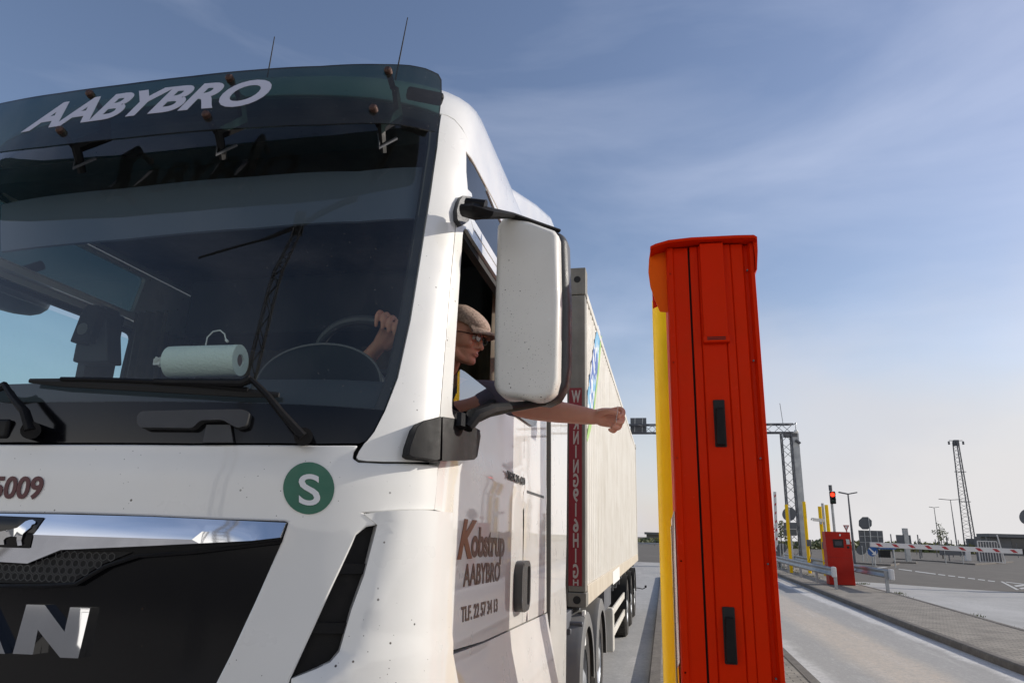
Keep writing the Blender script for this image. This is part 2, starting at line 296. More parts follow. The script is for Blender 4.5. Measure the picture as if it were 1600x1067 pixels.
# ------------------------------------------------------------------ ground, lanes, islands
def ground_mat(name, base, dark, light, sc=1.2, fine=90, lanes=None, cracks=0, rough=.85, bump=.25):
    m = bpy.data.materials.new(name); m.use_nodes = True; nt = m.node_tree; N = nt.nodes.new; L = nt.links.new
    b = nt.nodes['Principled BSDF']; b.inputs['Roughness'].default_value = rough; b.inputs['Specular IOR Level'].default_value = .12
    geo = N('ShaderNodeNewGeometry'); P = geo.outputs['Position']
    def noise(s, det=6, ro=.6, scale=None):
        n = N('ShaderNodeTexNoise'); n.inputs['Scale'].default_value = s; n.inputs['Detail'].default_value = det; n.inputs['Roughness'].default_value = ro
        if scale:
            mp = N('ShaderNodeMapping'); mp.inputs['Scale'].default_value = scale; L(P, mp.inputs[0]); L(mp.outputs[0], n.inputs['Vector'])
        else: L(P, n.inputs['Vector'])
        return n.outputs[0]
    def ramp(x, a, c):
        r = N('ShaderNodeMapRange'); L(x, r.inputs[0]); r.inputs[1].default_value = a; r.inputs[2].default_value = c; return r.outputs[0]
    def mixc(f, a, c, k=1.):
        if k != 1.:
            q = N('ShaderNodeMath'); q.operation = 'MULTIPLY'; L(f, q.inputs[0]); q.inputs[1].default_value = k; f = q.outputs[0]
        x = N('ShaderNodeMix'); x.data_type = 'RGBA'; L(f, x.inputs[0])
        for i, w in ((6, a), (7, c)):
            if isinstance(w, tuple): x.inputs[i].default_value = (*w, 1)
            else: L(w, x.inputs[i])
        return x.outputs[2]
    c = mixc(ramp(noise(sc, 7, .62), .35, .68), base, dark)
    c = mixc(ramp(noise(sc*.35, 5, .6, (1, .25, 1)), .5, .75), c, light, .7)
    if lanes:       # worn tracks along the lane: (x centre, half width, colour)
        sep = N('ShaderNodeSeparateXYZ'); L(P, sep.inputs[0])
        wob = N('ShaderNodeMath'); wob.operation = 'MULTIPLY_ADD'; L(noise(.7, 6, .7), wob.inputs[0]); wob.inputs[1].default_value = .5; L(sep.outputs[0], wob.inputs[2])
        for xc, hw, cc, k in lanes:
            s1 = N('ShaderNodeMath'); s1.operation = 'SUBTRACT'; L(wob.outputs[0], s1.inputs[0]); s1.inputs[1].default_value = xc+.25
            s2 = N('ShaderNodeMath'); s2.operation = 'ABSOLUTE'; L(s1.outputs[0], s2.inputs[0])
            c = mixc(ramp(s2.outputs[0], hw*1.5, hw*.7), c, cc, k)
    g = ramp(noise(fine, 3, .7), .25, .75)
    c = mixc(g, c, dark, .45)
    c = mixc(ramp(noise(fine*.28, 4, .8), .55, .8), c, light, .35)
    c = mixc(ramp(noise(3.1, 9, .8), .50, .72), c, dark, .55)
    c = mixc(ramp(noise(1.1, 9, .8, (3, .3, 1)), .52, .7), c, light, .4)
    c = mixc(ramp(noise(11, 10, .9), .47, .60), c, dark, .8)
    c = mixc(ramp(noise(15, 10, .9), .54, .64), c, light, .8)
    L(c, b.inputs['Base Color'])
    bp = N('ShaderNodeBump'); bp.inputs['Strength'].default_value = bump; bp.inputs['Distance'].default_value = .01; L(noise(fine, 4, .7), bp.inputs['Height']); L(bp.outputs[0], b.inputs['Normal'])
    return m
M['asphalt'] = ground_mat('asphalt', (.175, .162, .142), (.125, .115, .102), (.215, .20, .175), 1.1, 60)
M['lane'] = ground_mat('lane_concrete', (.47, .455, .43), (.31, .302, .29), (.64, .62, .59), 1.6, 70, lanes=[(1.9, .18, (.72, .71, .69), .8), (2.45, .36, (.33, .325, .31), .8), (3.3, .5, (.58, .49, .39), .85), (4.15, .34, (.34, .335, .32), .8), (4.75, .16, (.74, .73, .71), .85), (-.62, .3, (.44, .44, .42), .5)])
M['conc'] = ground_mat('pale_concrete', (.47, .46, .44), (.35, .345, .33), (.60, .59, .57), .7, 60)
M['yard'] = ground_mat('pale_yard_concrete', (.42, .39, .35), (.34, .32, .28), (.50, .47, .43), .5, 50)
M['kerb'] = ground_mat('kerb_stone', (.21, .19, .165), (.12, .11, .10), (.30, .275, .25), 4, 90)
def paver_mat():
    m = mat('block_paving', (.2, .18, .15), .85); nt = m.node_tree; N = nt.nodes.new; L = nt.links.new; b = nt.nodes['Principled BSDF']
    geo = N('ShaderNodeNewGeometry'); br = N('ShaderNodeTexBrick'); L(geo.outputs['Position'], br.inputs['Vector'])
    br.inputs['Color1'].default_value = (.30, .27, .225, 1); br.inputs['Color2'].default_value = (.225, .20, .165, 1); br.inputs['Mortar'].default_value = (.065, .058, .05, 1)
    br.inputs['Scale'].default_value = 1; br.inputs['Mortar Size'].default_value = .008; br.inputs['Brick Width'].default_value = .21; br.inputs['Row Height'].default_value = .105; br.inputs['Mortar Smooth'].default_value = .3
    n = N('ShaderNodeTexNoise'); L(geo.outputs['Position'], n.inputs['Vector']); n.inputs['Scale'].default_value = 2; n.inputs['Detail'].default_value = 8
    x = N('ShaderNodeMix'); x.data_type = 'RGBA'; x.blend_type = 'MULTIPLY'; x.inputs[0].default_value = .8; L(br.outputs[0], x.inputs[6])
    cr = N('ShaderNodeMapRange'); L(n.outputs[0], cr.inputs[0]); cr.inputs[1].default_value = .3; cr.inputs[2].default_value = .7; cr.inputs[3].default_value = .65; cr.inputs[4].default_value = 1.15
    L(cr.outputs[0], x.inputs[7]); L(x.outputs[2], b.inputs['Base Color'])
    bp = N('ShaderNodeBump'); bp.inputs['Strength'].default_value = .5; bp.inputs['Distance'].default_value = .004; bp.invert = True; L(br.outputs['Fac'], bp.inputs['Height']); L(bp.outputs[0], b.inputs['Normal'])
    return m
M['paver'] = paver_mat()
def sheet(name, poly, z, m, **kw):
    o = MB().add([(p[0], p[1], z) for p in poly], [tuple(range(len(poly)))]).build(name, m, smooth=0, **kw)
    if o.data.polygons[0].normal.z < 0: o.data.flip_normals()
    return o
ST = dict(kind='structure')
sheet('ground', [(-2500, -1200), (2500, -1200), (2500, 3500), (-2500, 3500)], 0, M['asphalt'], **ST)
sheet('road_lane', [(-5.2, -14), (5.6, -14), (5.6, 12), (5.9, 52), (-5.2, 52)], .004, M['lane'], **ST)
cp = [G(1350, 909), G(1474, 918), G(1600, 926), (24, 22), (24, -14), (7.0, -14), (7.0, 12), G(1406, 929), (7.9, 35.6)]
sheet('concrete_apron', cp, .004, M['conc'], **ST)
sheet('concrete_yard', [(-70, -90), (50, -90), (50, -14.2), (-70, -14.2)], .004, M['yard'], **ST)
sheet('concrete_yard_side', [(-70, -14.2), (-5.3, -14.2), (-5.3, 30), (-70, 30)], .006, M['yard'], **ST)
def island(name, poly, kerb=.14, h=.125, top='paver'):
    """kerb ring as a real step, paving inside"""
    P = [Vector((float(p[0]), float(p[1]))) for p in poly]; n = len(P)
    if sum(P[i].x*P[(i+1) % n].y-P[(i+1) % n].x*P[i].y for i in range(n)) < 0: P = P[::-1]
    inn = []
    for i in range(n):
        a = (P[i]-P[i-1]).normalized(); b = (P[(i+1) % n]-P[i]).normalized()
        na = Vector((-a.y, a.x)); nb = Vector((-b.y, b.x)); k = (na+nb)/max(.35, 1+na.dot(nb)); inn.append(P[i]+k*kerb)
    ch = .02; mid = [p+(q-p)*(ch/kerb) for p, q in zip(P, inn)]
    mb = MB(); vs = [(p.x, p.y, 0) for p in P]+[(p.x, p.y, h-ch) for p in P]+[(p.x, p.y, h) for p in mid]+[(p.x, p.y, h) for p in inn]+[(p.x, p.y, h-.02) for p in inn]
    mb.add(vs, [(r*n+i, r*n+(i+1) % n, (r+1)*n+(i+1) % n, (r+1)*n+i) for r in range(4) for i in range(n)])
    o = mb.build(name+'_kerb', M['kerb'], smooth=0, **ST)
    sheet(name+'_paving', inn, h-.008, M[top], **ST)
def rarc(cx, cy, r, a0, a1, n=8): return [(cx+r*cos(R(a0+(a1-a0)*i/n)), cy+r*sin(R(a0+(a1-a0)*i/n))) for i in range(n+1)]
island('traffic_island', [(-.27, -8), (1.78, -8), (1.80, 11), (1.86, 33)]+rarc(.82, 33, 1.03, 0, 180)+[(-.22, 33), (-.24, 9)])
island('traffic_island_far', [(4.92, -8), (4.92, 12.5), (5.0, 17), (5.62, 39.7), (6.0, 56), (8.6, 56), (8.3, 45), (7.72, 31.5), (7.66, 26.3), (7.2, 16.9), (6.9, -8)])
def gi(name, pxs, w, top='kerb'):
    a = [G(*p) for p in pxs]; b = [(p[0]+w*.35, p[1]+w) for p in a][::-1]; island(name, [p[:2] for p in a]+b, top=top)
gi('kerb_island', [(1337, 880.5), (1365, 882.5), (1392, 884), (1400, 883.2)], 5)
gi('kerb_island_middle', [(1395, 879), (1432, 880.5)], 2.2)
gi('kerb_island_back', [(1400, 873.5), (1470, 878), (1524, 882.5), (1535, 882), (1560, 880), (1583, 878.3)], 8)
def mark(px4, z=.008): return [tuple(G(x, y)[:2]) for x, y in px4]
mk = [[(1404, 888.2), (1425, 891), (1425, 892.2), (1404, 889.2)], [(1430, 891.8), (1462, 896), (1462, 897.2), (1430, 893)]]
for i in range(6):
    x0 = 1466+i*15.5; y0 = 896.6+i*1.95; mk.append([(x0, y0), (x0+11, y0+1.3), (x0+11, y0+2.5), (x0, y0+1.2)])
mk += [[(1563, 908.3), (1567, 908.3), (1593, 921.5), (1588, 921.5)], [(1571, 908.6), (1600, 912), (1600, 913), (1573, 909.8)], [(1584, 914.5), (1600, 912.8), (1600, 915.2), (1588, 916.6)], [(1592, 918.3), (1600, 917.6), (1600, 920), (1596, 920.4)], [(1337, 891), (1381, 885.3), (1388, 885.8), (1342, 892)]]
mkb = MB()
for q in mk:
    p = mark(q); mkb.add([(a, b, .009) for a, b in p], [(0, 1, 2, 3)])
mkb.build('road_markings', M['road_white'], smooth=0, **ST)
# grass verge beyond the asphalt
def verge():
    mb = MB(); rnd = random.Random(3)
    for k in range(6000):
        x = rnd.uniform(-40, 150); y = rnd.uniform(178, 250) if rnd.random() < .75 else rnd.uniform(250, 330); h = rnd.uniform(.5, 1.9)*(1+.4*sin(x*.13)); w = rnd.uniform(.5, 1.6)
        a = rnd.uniform(0, pi); dx, dy = cos(a)*w, sin(a)*w
        mb.add([(x-dx, y-dy, 0), (x+dx, y+dy, 0), (x+dx*.3+rnd.uniform(-.4, .4), y+dy*.3, h), (x-dx*.3, y-dy*.3, h*.9)], [(0, 1, 2, 3)])
    mb.build('tall_grass', M['grass'], smooth=0, kind='stuff')
verge()
sheet('grass_verge', [(-400, 176), (160, 176), (420, 330), (420, 420), (-400, 420)], .05, M['grass'], **ST)
# ------------------------------------------------------------------ tractor unit: outer skin as a surface S(s, v)
XC = -1.90; HW = 1.22; CABR = 4.18
_th = np.linspace(0, pi/2, 4000); _n = 2.8; _L = .42
_u = np.sin(_th)**(2/_n); _g = _L*(1-np.cos(_th)**(2/_n))+.06*_u**2
_ds = np.hypot(np.diff(_u*HW), np.diff(_g)); _s = np.concatenate([[0], np.cumsum(_ds)]); SL = _s[-1]; GL = _g[-1]
_rows = np.array([(.2, .2, 1.21, 1.80), (.6, .6, 1.22, 1.67), (1.2, 1.2, 1.22, 1.668), (1.9, 1.9, 1.22, 1.70), (2.0, 2.0, 1.22, 1.71), (2.6, 2.6, 1.212, 1.81), (3.1, 3.1, 1.185, 1.93),
    (3.25, 3.25, 1.178, 1.97), (3.4, 3.40, 1.172, 2.03), (3.55, 3.53, 1.160, 2.12), (3.7, 3.63, 1.11, 2.30), (3.85, 3.69, 1.02, 2.55), (4.05, 3.72, .84, 2.8), (4.35, 3.74, .50, 3.1)])
_vv = np.linspace(.2, 4.35, 831); _tab = np.stack([np.interp(_vv, _rows[:, 0], _rows[:, i]) for i in (1, 2, 3)], 1)
_k = np.exp(-.5*(np.arange(-20, 21)/8.)**2); _k /= _k.sum()
_tab = np.stack([np.convolve(np.pad(_tab[:, i], 20, mode='reflect', reflect_type='odd'), _k, 'valid') for i in range(3)], 1)
def S(s, v):
    s = np.asarray(s, float); v = np.asarray(v, float); a = np.abs(s)
    u = np.where(a < SL, np.interp(a, _s, _u), 1.); g = np.where(a < SL, np.interp(a, _s, _g), GL+(a-SL))
    z = np.interp(v, _vv, _tab[:, 0]); w = np.interp(v, _vv, _tab[:, 1]); y = np.interp(v, _vv, _tab[:, 2])
    return np.stack([XC+np.sign(s)*u*w, y+g, z], -1)
def SN(s, v):
    e = 4e-3; a = S(s+e, v)-S(s-e, v); b = S(s, np.asarray(v)+e)-S(s, np.asarray(v)-e); n = np.cross(a, b); return n/np.linalg.norm(n, axis=-1, keepdims=True)
def So(s, v, off=0.): return S(s, v)+SN(s, v)*np.asarray(off)[..., None]
_gs, _gv = np.meshgrid(np.linspace(-1.4, 5.2, 265), np.linspace(.25, 4.0, 151)); _GP = S(_gs, _gv); _GPP = proj(_GP)
_vis = (SN(_gs, _gv)*(np.array([0, 0, CAMZ])-_GP)).sum(-1) > 0
def hit(px, py, off=0.):
    d = (_GPP[0]-px)**2+(_GPP[1]-py)**2+np.where(_vis, 0, 1e9); i = np.unravel_index(np.argmin(d), d.shape); s, v = _gs[i], _gv[i]
    for _ in range(14):
        e = 1e-3; p0 = proj(So(s, v, off)); r = np.array([px, py])-p0
        J = np.stack([(proj(So(s+e, v, off))-p0)/e, (proj(So(s, v+e, off))-p0)/e], 1)
        st = np.linalg.solve(J+np.eye(2)*1e-6, r); st = np.clip(st, -.08, .08); s += st[0]; v = min(4.1, max(.25, v+st[1]))
        if abs(r).max() < .02: break
    return (float(s), float(v))
def H(pts, off=0.): return [hit(x, y, off) for x, y in pts]
def sv_of(Y, z):     # point of the right side wall
    v = float(np.interp(z, _tab[:, 0], _vv)); return (SL+Y-GL-float(np.interp(v, _vv, _tab[:, 2])), v)
def sym(half): return half+[(-s, v) for s, v in reversed(half) if abs(s) > 1e-4]
def inpoly(pts, poly):
    pts = np.asarray(pts); x, y = pts[:, 0], pts[:, 1]; c = np.zeros(len(pts), bool); P = np.asarray(poly); j = len(P)-1
    for i in range(len(P)):
        xi, yi, xj, yj = *P[i], *P[j]
        c ^= ((yi > y) != (yj > y)) & (x < (xj-xi)*(y-yi)/((yj-yi) if yj != yi else 1e-12)+xi); j = i
    return c
def densify(poly, step):
    out = []
    for i in range(len(poly)):
        a = np.array(poly[i]); b = np.array(poly[(i+1) % len(poly)]); n = max(1, int(ceil(np.linalg.norm(b-a)/step)))
        out += [tuple(a+(b-a)*k/n) for k in range(n)]
    return out
def dopen(path, step):
    out = []
    for a, b in zip(path, path[1:]):
        a = np.array(a); b = np.array(b); n = max(1, int(ceil(np.linalg.norm(b-a)/step))); out += [tuple(a+(b-a)*k/n) for k in range(n)]
    return out+[tuple(path[-1])]
def roundpoly(poly, r, n=4):
    out = []; m = len(poly)
    for i in range(m):
        p = np.array(poly[i]); a = np.array(poly[i-1])-p; b = np.array(poly[(i+1) % m])-p
        la, lb = np.linalg.norm(a), np.linalg.norm(b); q = min(r, la*.45, lb*.45); A = p+a/la*q; B = p+b/lb*q
        for k in range(n+1):
            t = k/n; out.append(tuple((1-t)**2*A+2*t*(1-t)*p+t*t*B))
    return out
def patch(name, outer, m, parent, holes=(), step=.05, off=0., thick=.02, surf=So, bevel=0, smooth=35, **kw):
    loops = [densify(outer, step)]+[densify(h, step) for h in holes]
    pts = []; ed = []
    for lp in loops:
        n0 = len(pts); pts += lp; ed += [(n0+i, n0+(i+1) % len(lp)) for i in range(len(lp))]
    A = np.array(loops[0]); lo, hi = A.min(0), A.max(0)
    gx, gy = np.meshgrid(np.arange(lo[0]+step*.5, hi[0], step), np.arange(lo[1]+step*.5, hi[1], step)); g = np.stack([gx.ravel(), gy.ravel()], 1)
    if len(g):
        ok = inpoly(g, loops[0])
        for h in loops[1:]: ok &= ~inpoly(g, h)
        g = g[ok]; B = np.array(pts)
        if len(g): g = g[np.array([np.min(((B-q)**2).sum(1)) for q in g]) > (step*.45)**2]
    V, _, Fc = delaunay_2d_cdt([Vector(p) for p in pts]+[Vector(p) for p in g], ed, [], 0, 1e-6)[:3]
    V = np.array([(p.x, p.y) for p in V]); Fc = [tuple(f) for f in Fc if len(f) == 3]
    cen = np.array([V[list(f)].mean(0) for f in Fc]); ok = inpoly(cen, loops[0])
    for h in loops[1:]: ok &= ~inpoly(cen, h)
    Fc = [f for f, k in zip(Fc, ok) if k]
    offs = off(V[:, 0], V[:, 1]) if callable(off) else np.full(len(V), float(off))
    P = surf(V[:, 0], V[:, 1], offs); nV = len(V); allv = [tuple(p) for p in P]; fs = []
    cnt = {}
    for f in Fc:
        a, b, c = V[f[0]], V[f[1]], V[f[2]]
        if (b[0]-a[0])*(c[1]-a[1])-(b[1]-a[1])*(c[0]-a[0]) < 0: f = f[::-1]
        fs.append(f)
        for i in range(3):
            e = (f[i], f[(i+1) % 3]); cnt[e] = 1
    if thick:
        bd = [e for e in cnt if (e[1], e[0]) not in cnt]; idx = {}
        vs = sorted({i for e in bd for i in e}); Q = surf(V[vs, 0], V[vs, 1], offs[vs]-thick)
        for i, q in zip(vs, Q): idx[i] = len(allv); allv.append(tuple(q))
        for a, b in bd: fs.append((b, a, idx[a], idx[b]))
    mb = MB(); mb.add(allv, fs)
    me = bpy.data.meshes.new(name); o0 = np.array(root_of(parent).location) if parent is not None else np.zeros(3)
    me.from_pydata([tuple(np.array(p)-o0) for p in mb.v], [], mb.f); me.materials.append(m)
    o = bpy.data.objects.new(name, me); COL.objects.link(o); o.parent = parent
    me.polygons.foreach_set('use_smooth', [True]*len(me.polygons)); me.set_sharp_from_angle(angle=R(smooth))
    if bevel and thick:
        b = o.modifiers.new('bevel', 'BEVEL'); b.width = bevel; b.segments = 2; b.limit_method = 'ANGLE'; b.angle_limit = R(50); b.harden_normals = False
    tag(o, **kw); return o
def text(name, s, mapf, m, parent, bold=0., shear=0., spacing=1., dy=(0, 0), **kw):
    """mapf(u 0..1 across, w 0..1 cap height, d 0..1 depth) -> world"""
    cu = bpy.data.curves.new(name, 'FONT'); cu.body = s; cu.size = 1; cu.offset = bold; cu.shear = shear; cu.extrude = .5; cu.space_character = spacing; cu.resolution_u = 5
    to = bpy.data.objects.new('tmp', cu); COL.objects.link(to); dg = bpy.context.evaluated_depsgraph_get()
    me0 = to.evaluated_get(dg).to_mesh(); vs = np.array([v.co[:] for v in me0.vertices]); fs = [tuple(p.vertices) for p in me0.polygons]
    bpy.data.objects.remove(to); bpy.data.curves.remove(cu)
    x0, x1 = vs[:, 0].min(), vs[:, 0].max(); cap = .70
    out = [mapf((x-x0)/(x1-x0), y/cap, z+.5) for x, y, z in vs]
    me = bpy.data.meshes.new(name); o0 = np.array(root_of(parent).location) if parent is not None else np.zeros(3)
    me.from_pydata([tuple(np.asarray(p)-o0) for p in out], [], fs); me.materials.append(m)
    o = bpy.data.objects.new(name, me); COL.objects.link(o); o.parent = parent; tag(o, **kw); return o
def svmap(L, Rt, T, off=0., d=.002):      # pixels of baseline left, baseline right, cap-top left on the cab skin
    l, r, t = [np.array(hit(*q)) for q in (L, Rt, T)]
    def f(u, w, k): p = l+(r-l)*u+(t-l)*w; return So(p[0], p[1], off+d*k)
    return f
def planemap(o, ex, ey, n, d=.003):
    o, ex, ey, n = [np.array(q, float) for q in (o, ex, ey, n)]
    return lambda u, w, k: o+ex*u+ey*w+n*(d*k)

truck = thing('lorry_tractor', (XC, 3.2, 0), 'white lorry tractor unit with green tinted sun visor standing beside the red ticket column', 'truck')
cab = truck
SEAM = .004
# windscreen outline (right half in px), bottom corner rounded
ws_r = [(572, 688), (583, 674), (600, 641), (620, 590), (640, 500), (657, 395), (672, 300), (682, 230), (688, 180)]
hws = H(ws_r); vbot = hit(200, 692)[1]; cowl_v = hit(200, 627)[1]
vb0 = hit(10, 690)[1]
ws_half = [(0, vb0)]+H([(100, 691), (300, 692), (500, 692.5), (562, 692)])+hws
vtop = hws[-1][1]
full_ws = sym(ws_half+[(.9, vtop+.01), (0, vtop+.02)])
def cutv(poly, v0, above):   # clip polygon with horizontal line
    out = []
    for i in range(len(poly)):
        a, b = poly[i], poly[(i+1) % len(poly)]; ia, ib = (a[1] >= v0) == above, (b[1] >= v0) == above
        if ia: out.append(a)
        if ia != ib: t = (v0-a[1])/(b[1]-a[1]); out.append((a[0]+(b[0]-a[0])*t, v0))
    return out
patch('windscreen', cutv(full_ws, cowl_v, True), M['glass'], cab, off=-.004, thick=0, step=.06, label='dark raked windscreen reflecting the sky')
patch('windscreen_cowl', cutv(full_ws, cowl_v, False), M['black_gloss'], cab, off=-.003, thick=.02, step=.06)
fr = cutv(full_ws, cowl_v-.02, True); cen = np.mean(fr, 0)
inner = [(s*(.975 if abs(s) > .2 else 1), v) for s, v in fr]; inner = [(s, min(max(v, cowl_v+.006), vtop-.05)) for s, v in inner]
patch('windscreen_border', fr, M['rubber'], cab, holes=[inner], off=-.012, thick=.03, step=.05)
# pillars
seam_px = [(731, 218), (728, 226), (728, 262), (731, 296), (737, 302), (738, 308), (722, 306), (715, 316), (709, 380), (703, 440), (695, 540), (687, 648), (684.5, 721.5)]
seam = H(seam_px)
pil_bot = H([(684, 721.5), (640, 721.5), (600, 721), (572, 720), (560, 718), (557, 714), (561, 705), (569, 693)])
roofseam = H([(690, 179), (700, 181), (710, 187), (722, 201), (731, 217)])
pil_r = [(s+.004, v) for s, v in hws]+[roofseam[0]]+[(s, v-.004) for s, v in roofseam[1:]]+seam[1:]+pil_bot
pil_r = densify(pil_r, .05)
for sg in (1, -1):
    patch('windscreen_pillar', [(s*sg, v) for s, v in pil_r], M['white'], cab, step=.035, thick=.03, bevel=.006)
# roof skin
uw_top = [sv_of(2.20, 3.165), sv_of(2.9, 3.19), sv_of(3.35, 3.19)]
uw = roundpoly([H([(728.5, 224)])[0], H([(729, 299)])[0], sv_of(2.3, 2.955), sv_of(3.32, 2.955), sv_of(3.36, 3.19), sv_of(2.8, 3.19)], .03)
roof_half = [(0, vtop+.03), (.9, vtop+.02)]+roofseam+[sv_of(2.22, 3.215), sv_of(2.8, 3.225), sv_of(3.40, 3.225), sv_of(CABR, 3.225)]
endv = 4.3; rh = roof_half+[(SL+CABR-GL-float(np.interp(v, _vv, _tab[:, 2])), v) for v in (3.3, 3.4, 3.5, 3.6, 3.75, 3.9, 4.1, endv)]+[(0, endv)]
patch('roof', sym(rh), M['white'], cab, step=.06, thick=.02, bevel=.004)
topl = [tuple(S(s, endv)) for s in np.linspace(-SL-.9, SL+.9, 60)]
MB().add(topl, [tuple(range(60))]).build('roof_top', M['white'], cab)
# side wall with the two windows, door, rear quarter (both sides)
dw = roundpoly([H([(724, 351)])[0], H([(718, 440)])[0], H([(710, 560)])[0], H([(705, 652)])[0], sv_of(2.45, 2.14), sv_of(2.95, 2.32), sv_of(3.38, 2.36), sv_of(3.38, 2.86), sv_of(2.4, 2.86)], .05)
doorR = 3.45; doorB = 1.335
dseam_low = H([(683, 727), (681, 760), (677, 800), (686, 830)])
front_edge = seam[6:]+H([(683.5, 728), (681.5, 760), (678, 796)])
low_front = H([(694, 800), (693, 900), (692, 980), (691, 1020)])
front_edge = [(s+SEAM, v) for s, v in front_edge]; low_front = [(s+SEAM, v) for s, v in low_front]
sill = [sv_of(2.3, 1.375), sv_of(2.7, 1.355), sv_of(doorR, doorB)]
door_pts = front_edge+low_front+sill[1:]+[sv_of(doorR, 1.8), sv_of(doorR, 2.88), sv_of(3.3, 2.905), sv_of(2.4, 2.905)]
def side_relief(s, v):     # shoulder crease below the window
    return .010*np.exp(-((v-1.975)/.022)**2)
for sg, nm in ((1, 'door'), (-1, 'door')):
    d = patch('door', [(s*sg, v) for s, v in densify(door_pts, .06)], M['white'], cab, holes=[[(s*sg, v) for s, v in dw]], step=.045, thick=.04, off=side_relief, bevel=.005)
    hp = roundpoly([sv_of(3.235, 1.40), sv_of(3.45, 1.40), sv_of(3.45, 1.625), sv_of(3.235, 1.625)], .07); hh = roundpoly([sv_of(3.36, 1.425), sv_of(3.425, 1.425), sv_of(3.425, 1.60), sv_of(3.36, 1.60)], .025)
    patch('door_handle', [(s*sg, v) for s, v in hp], M['dark_grey'], d, holes=[[(s*sg, v) for s, v in hh]], step=.02, thick=.04, off=.04, bevel=.010)
    dwo = [tuple(np.array(p)+(np.array(p)-np.mean(dw, 0))*.0) for p in dw]
    ins = [tuple(np.array(p)-(np.array(p)-np.mean(dw, 0))*np.array([.035, .09])) for p in dw]
    patch('window_seal', [(s*sg, v) for s, v in dw], M['rubber'], d, holes=[[(s*sg, v) for s, v in ins]], step=.05, thick=.03, off=-.014)
    # strip between door and the high window, rear quarter panel
    strip = [front_edge[0], sv_of(2.4, 2.913), sv_of(doorR+.01, 2.913), sv_of(doorR+.01, doorB), sv_of(CABR, doorB-.02), sv_of(CABR, 3.215), sv_of(3.38, 3.215), sv_of(2.8, 3.215), sv_of(2.25, 3.205), roofseam[-1]]+seam[1:6]
    patch('quarter_panel', [(s*sg, v) for s, v in densify(strip, .06)], M['white'], cab, holes=[[(s*sg, v) for s, v in uw]], step=.06, thick=.03, off=side_relief, bevel=.004)
    patch('high_window', [(s*sg, v) for s, v in uw], M['top_glass'], cab, step=.08, thick=0, off=-.006)
    sk = [sv_of(2.3, 1.369), sv_of(2.7, 1.349), sv_of(doorR, doorB-.006), sv_of(CABR, doorB-.026), sv_of(CABR, .45), sv_of(2.9, .45), sv_of(2.9, .9), sv_of(2.36, .9)]
    patch('side_skirt', [(s*sg, v) for s, v in sk], M['white'], cab, step=.06, thick=.05, off=lambda s, v: .004+.075*np.clip((1.30-v)/.35, 0, 1)**1.0, bevel=.006)
# lowered window glass: driver's side only its front corner stands above the sill; passenger side nearly closed
wgl = H([(708, 604), (711, 588), (721, 577), (728, 581), (767, 613), (772, 620), (735, 641), (720, 644), (711, 633)], -.012)
gd = bpy.data.objects['door']
patch('window_glass', wgl, M['side_mirror'], gd, step=.03, thick=.004, off=lambda s, v: -.016+.012*(s-wgl[0][0]))
patch('side_window', H([(798, 648), (800, 638), (836, 630), (836, 656), (833, 665.5), (829, 666), (806, 650)]), M['bldg_glass'], cab, step=.05, thick=.004, off=.014)
patch('window_glass', [(-s, v) for s, v in cutv(dw, 2.80, False)], M['side_glass'], bpy.data.objects['door.001'], step=.06, thick=.004, off=-.018)
# front panel with grille opening
gr_r = H([(451, 816), (442, 843), (400, 938), (360, 1024), (338, 1067)]); a, b = np.array(gr_r[-2]), np.array(gr_r[-1]); gb = b+(b-a)/(b[1]-a[1])*(1.12-b[1]); gr_r.append(tuple(gb))
gtop = [(0, hit(10, 801)[1])]+H([(120, 802), (240, 806), (350, 811), (445, 814)])
g_half = [(0, 1.12)]+gr_r[::-1]+gtop[::-1]
grille_out = sym(g_half)
slotL = H([(588, 820), (572, 823), (556, 836), (548.5, 854), (520, 915), (490, 981), (454, 1059)])
slotR = H([(588.5, 820), (568.5, 897.6), (548.5, 952), (530, 1017), (516, 1033.5), (494, 1044), (456, 1059)])
fp_top = [(0, vb0-.008)]+H([(100, 694), (300, 695), (500, 695.5), (560, 695.5)])+H([(553, 706), (551, 716), (560, 722), (600, 724), (650, 724.5), (683, 727)])
fp_r = H([(681, 760), (677, 797), (620, 798), (570, 802), (586, 811)])+slotL
fp_half = [(0, 1.0), (.72, 1.0)]+[slotL[-1][:]]
lowpt = (slotL[-1][0]-.06, 1.0)
fp_half = [(0, 1.0), lowpt]+(fp_top+fp_r)[::-1]
fp_half = [(0, 1.0), lowpt]+fp_r[::-1]+fp_top[::-1]
def frelief(s, v):   # rolled lip under the windscreen and the ledge over the chrome strip
    a = np.abs(s); r = .006/(1+np.exp((v-(vbot-.045))/.004)); return r+.012*np.exp(-((v-1.965)/.02)**2)*(a > 1.05)*np.clip((a-1.05)/.15, 0, 1)
patch('front_panel', sym(dopen(fp_half, .05)), M['white'], cab, holes=[grille_out], step=.04, thick=.03, off=frelief, bevel=.005)
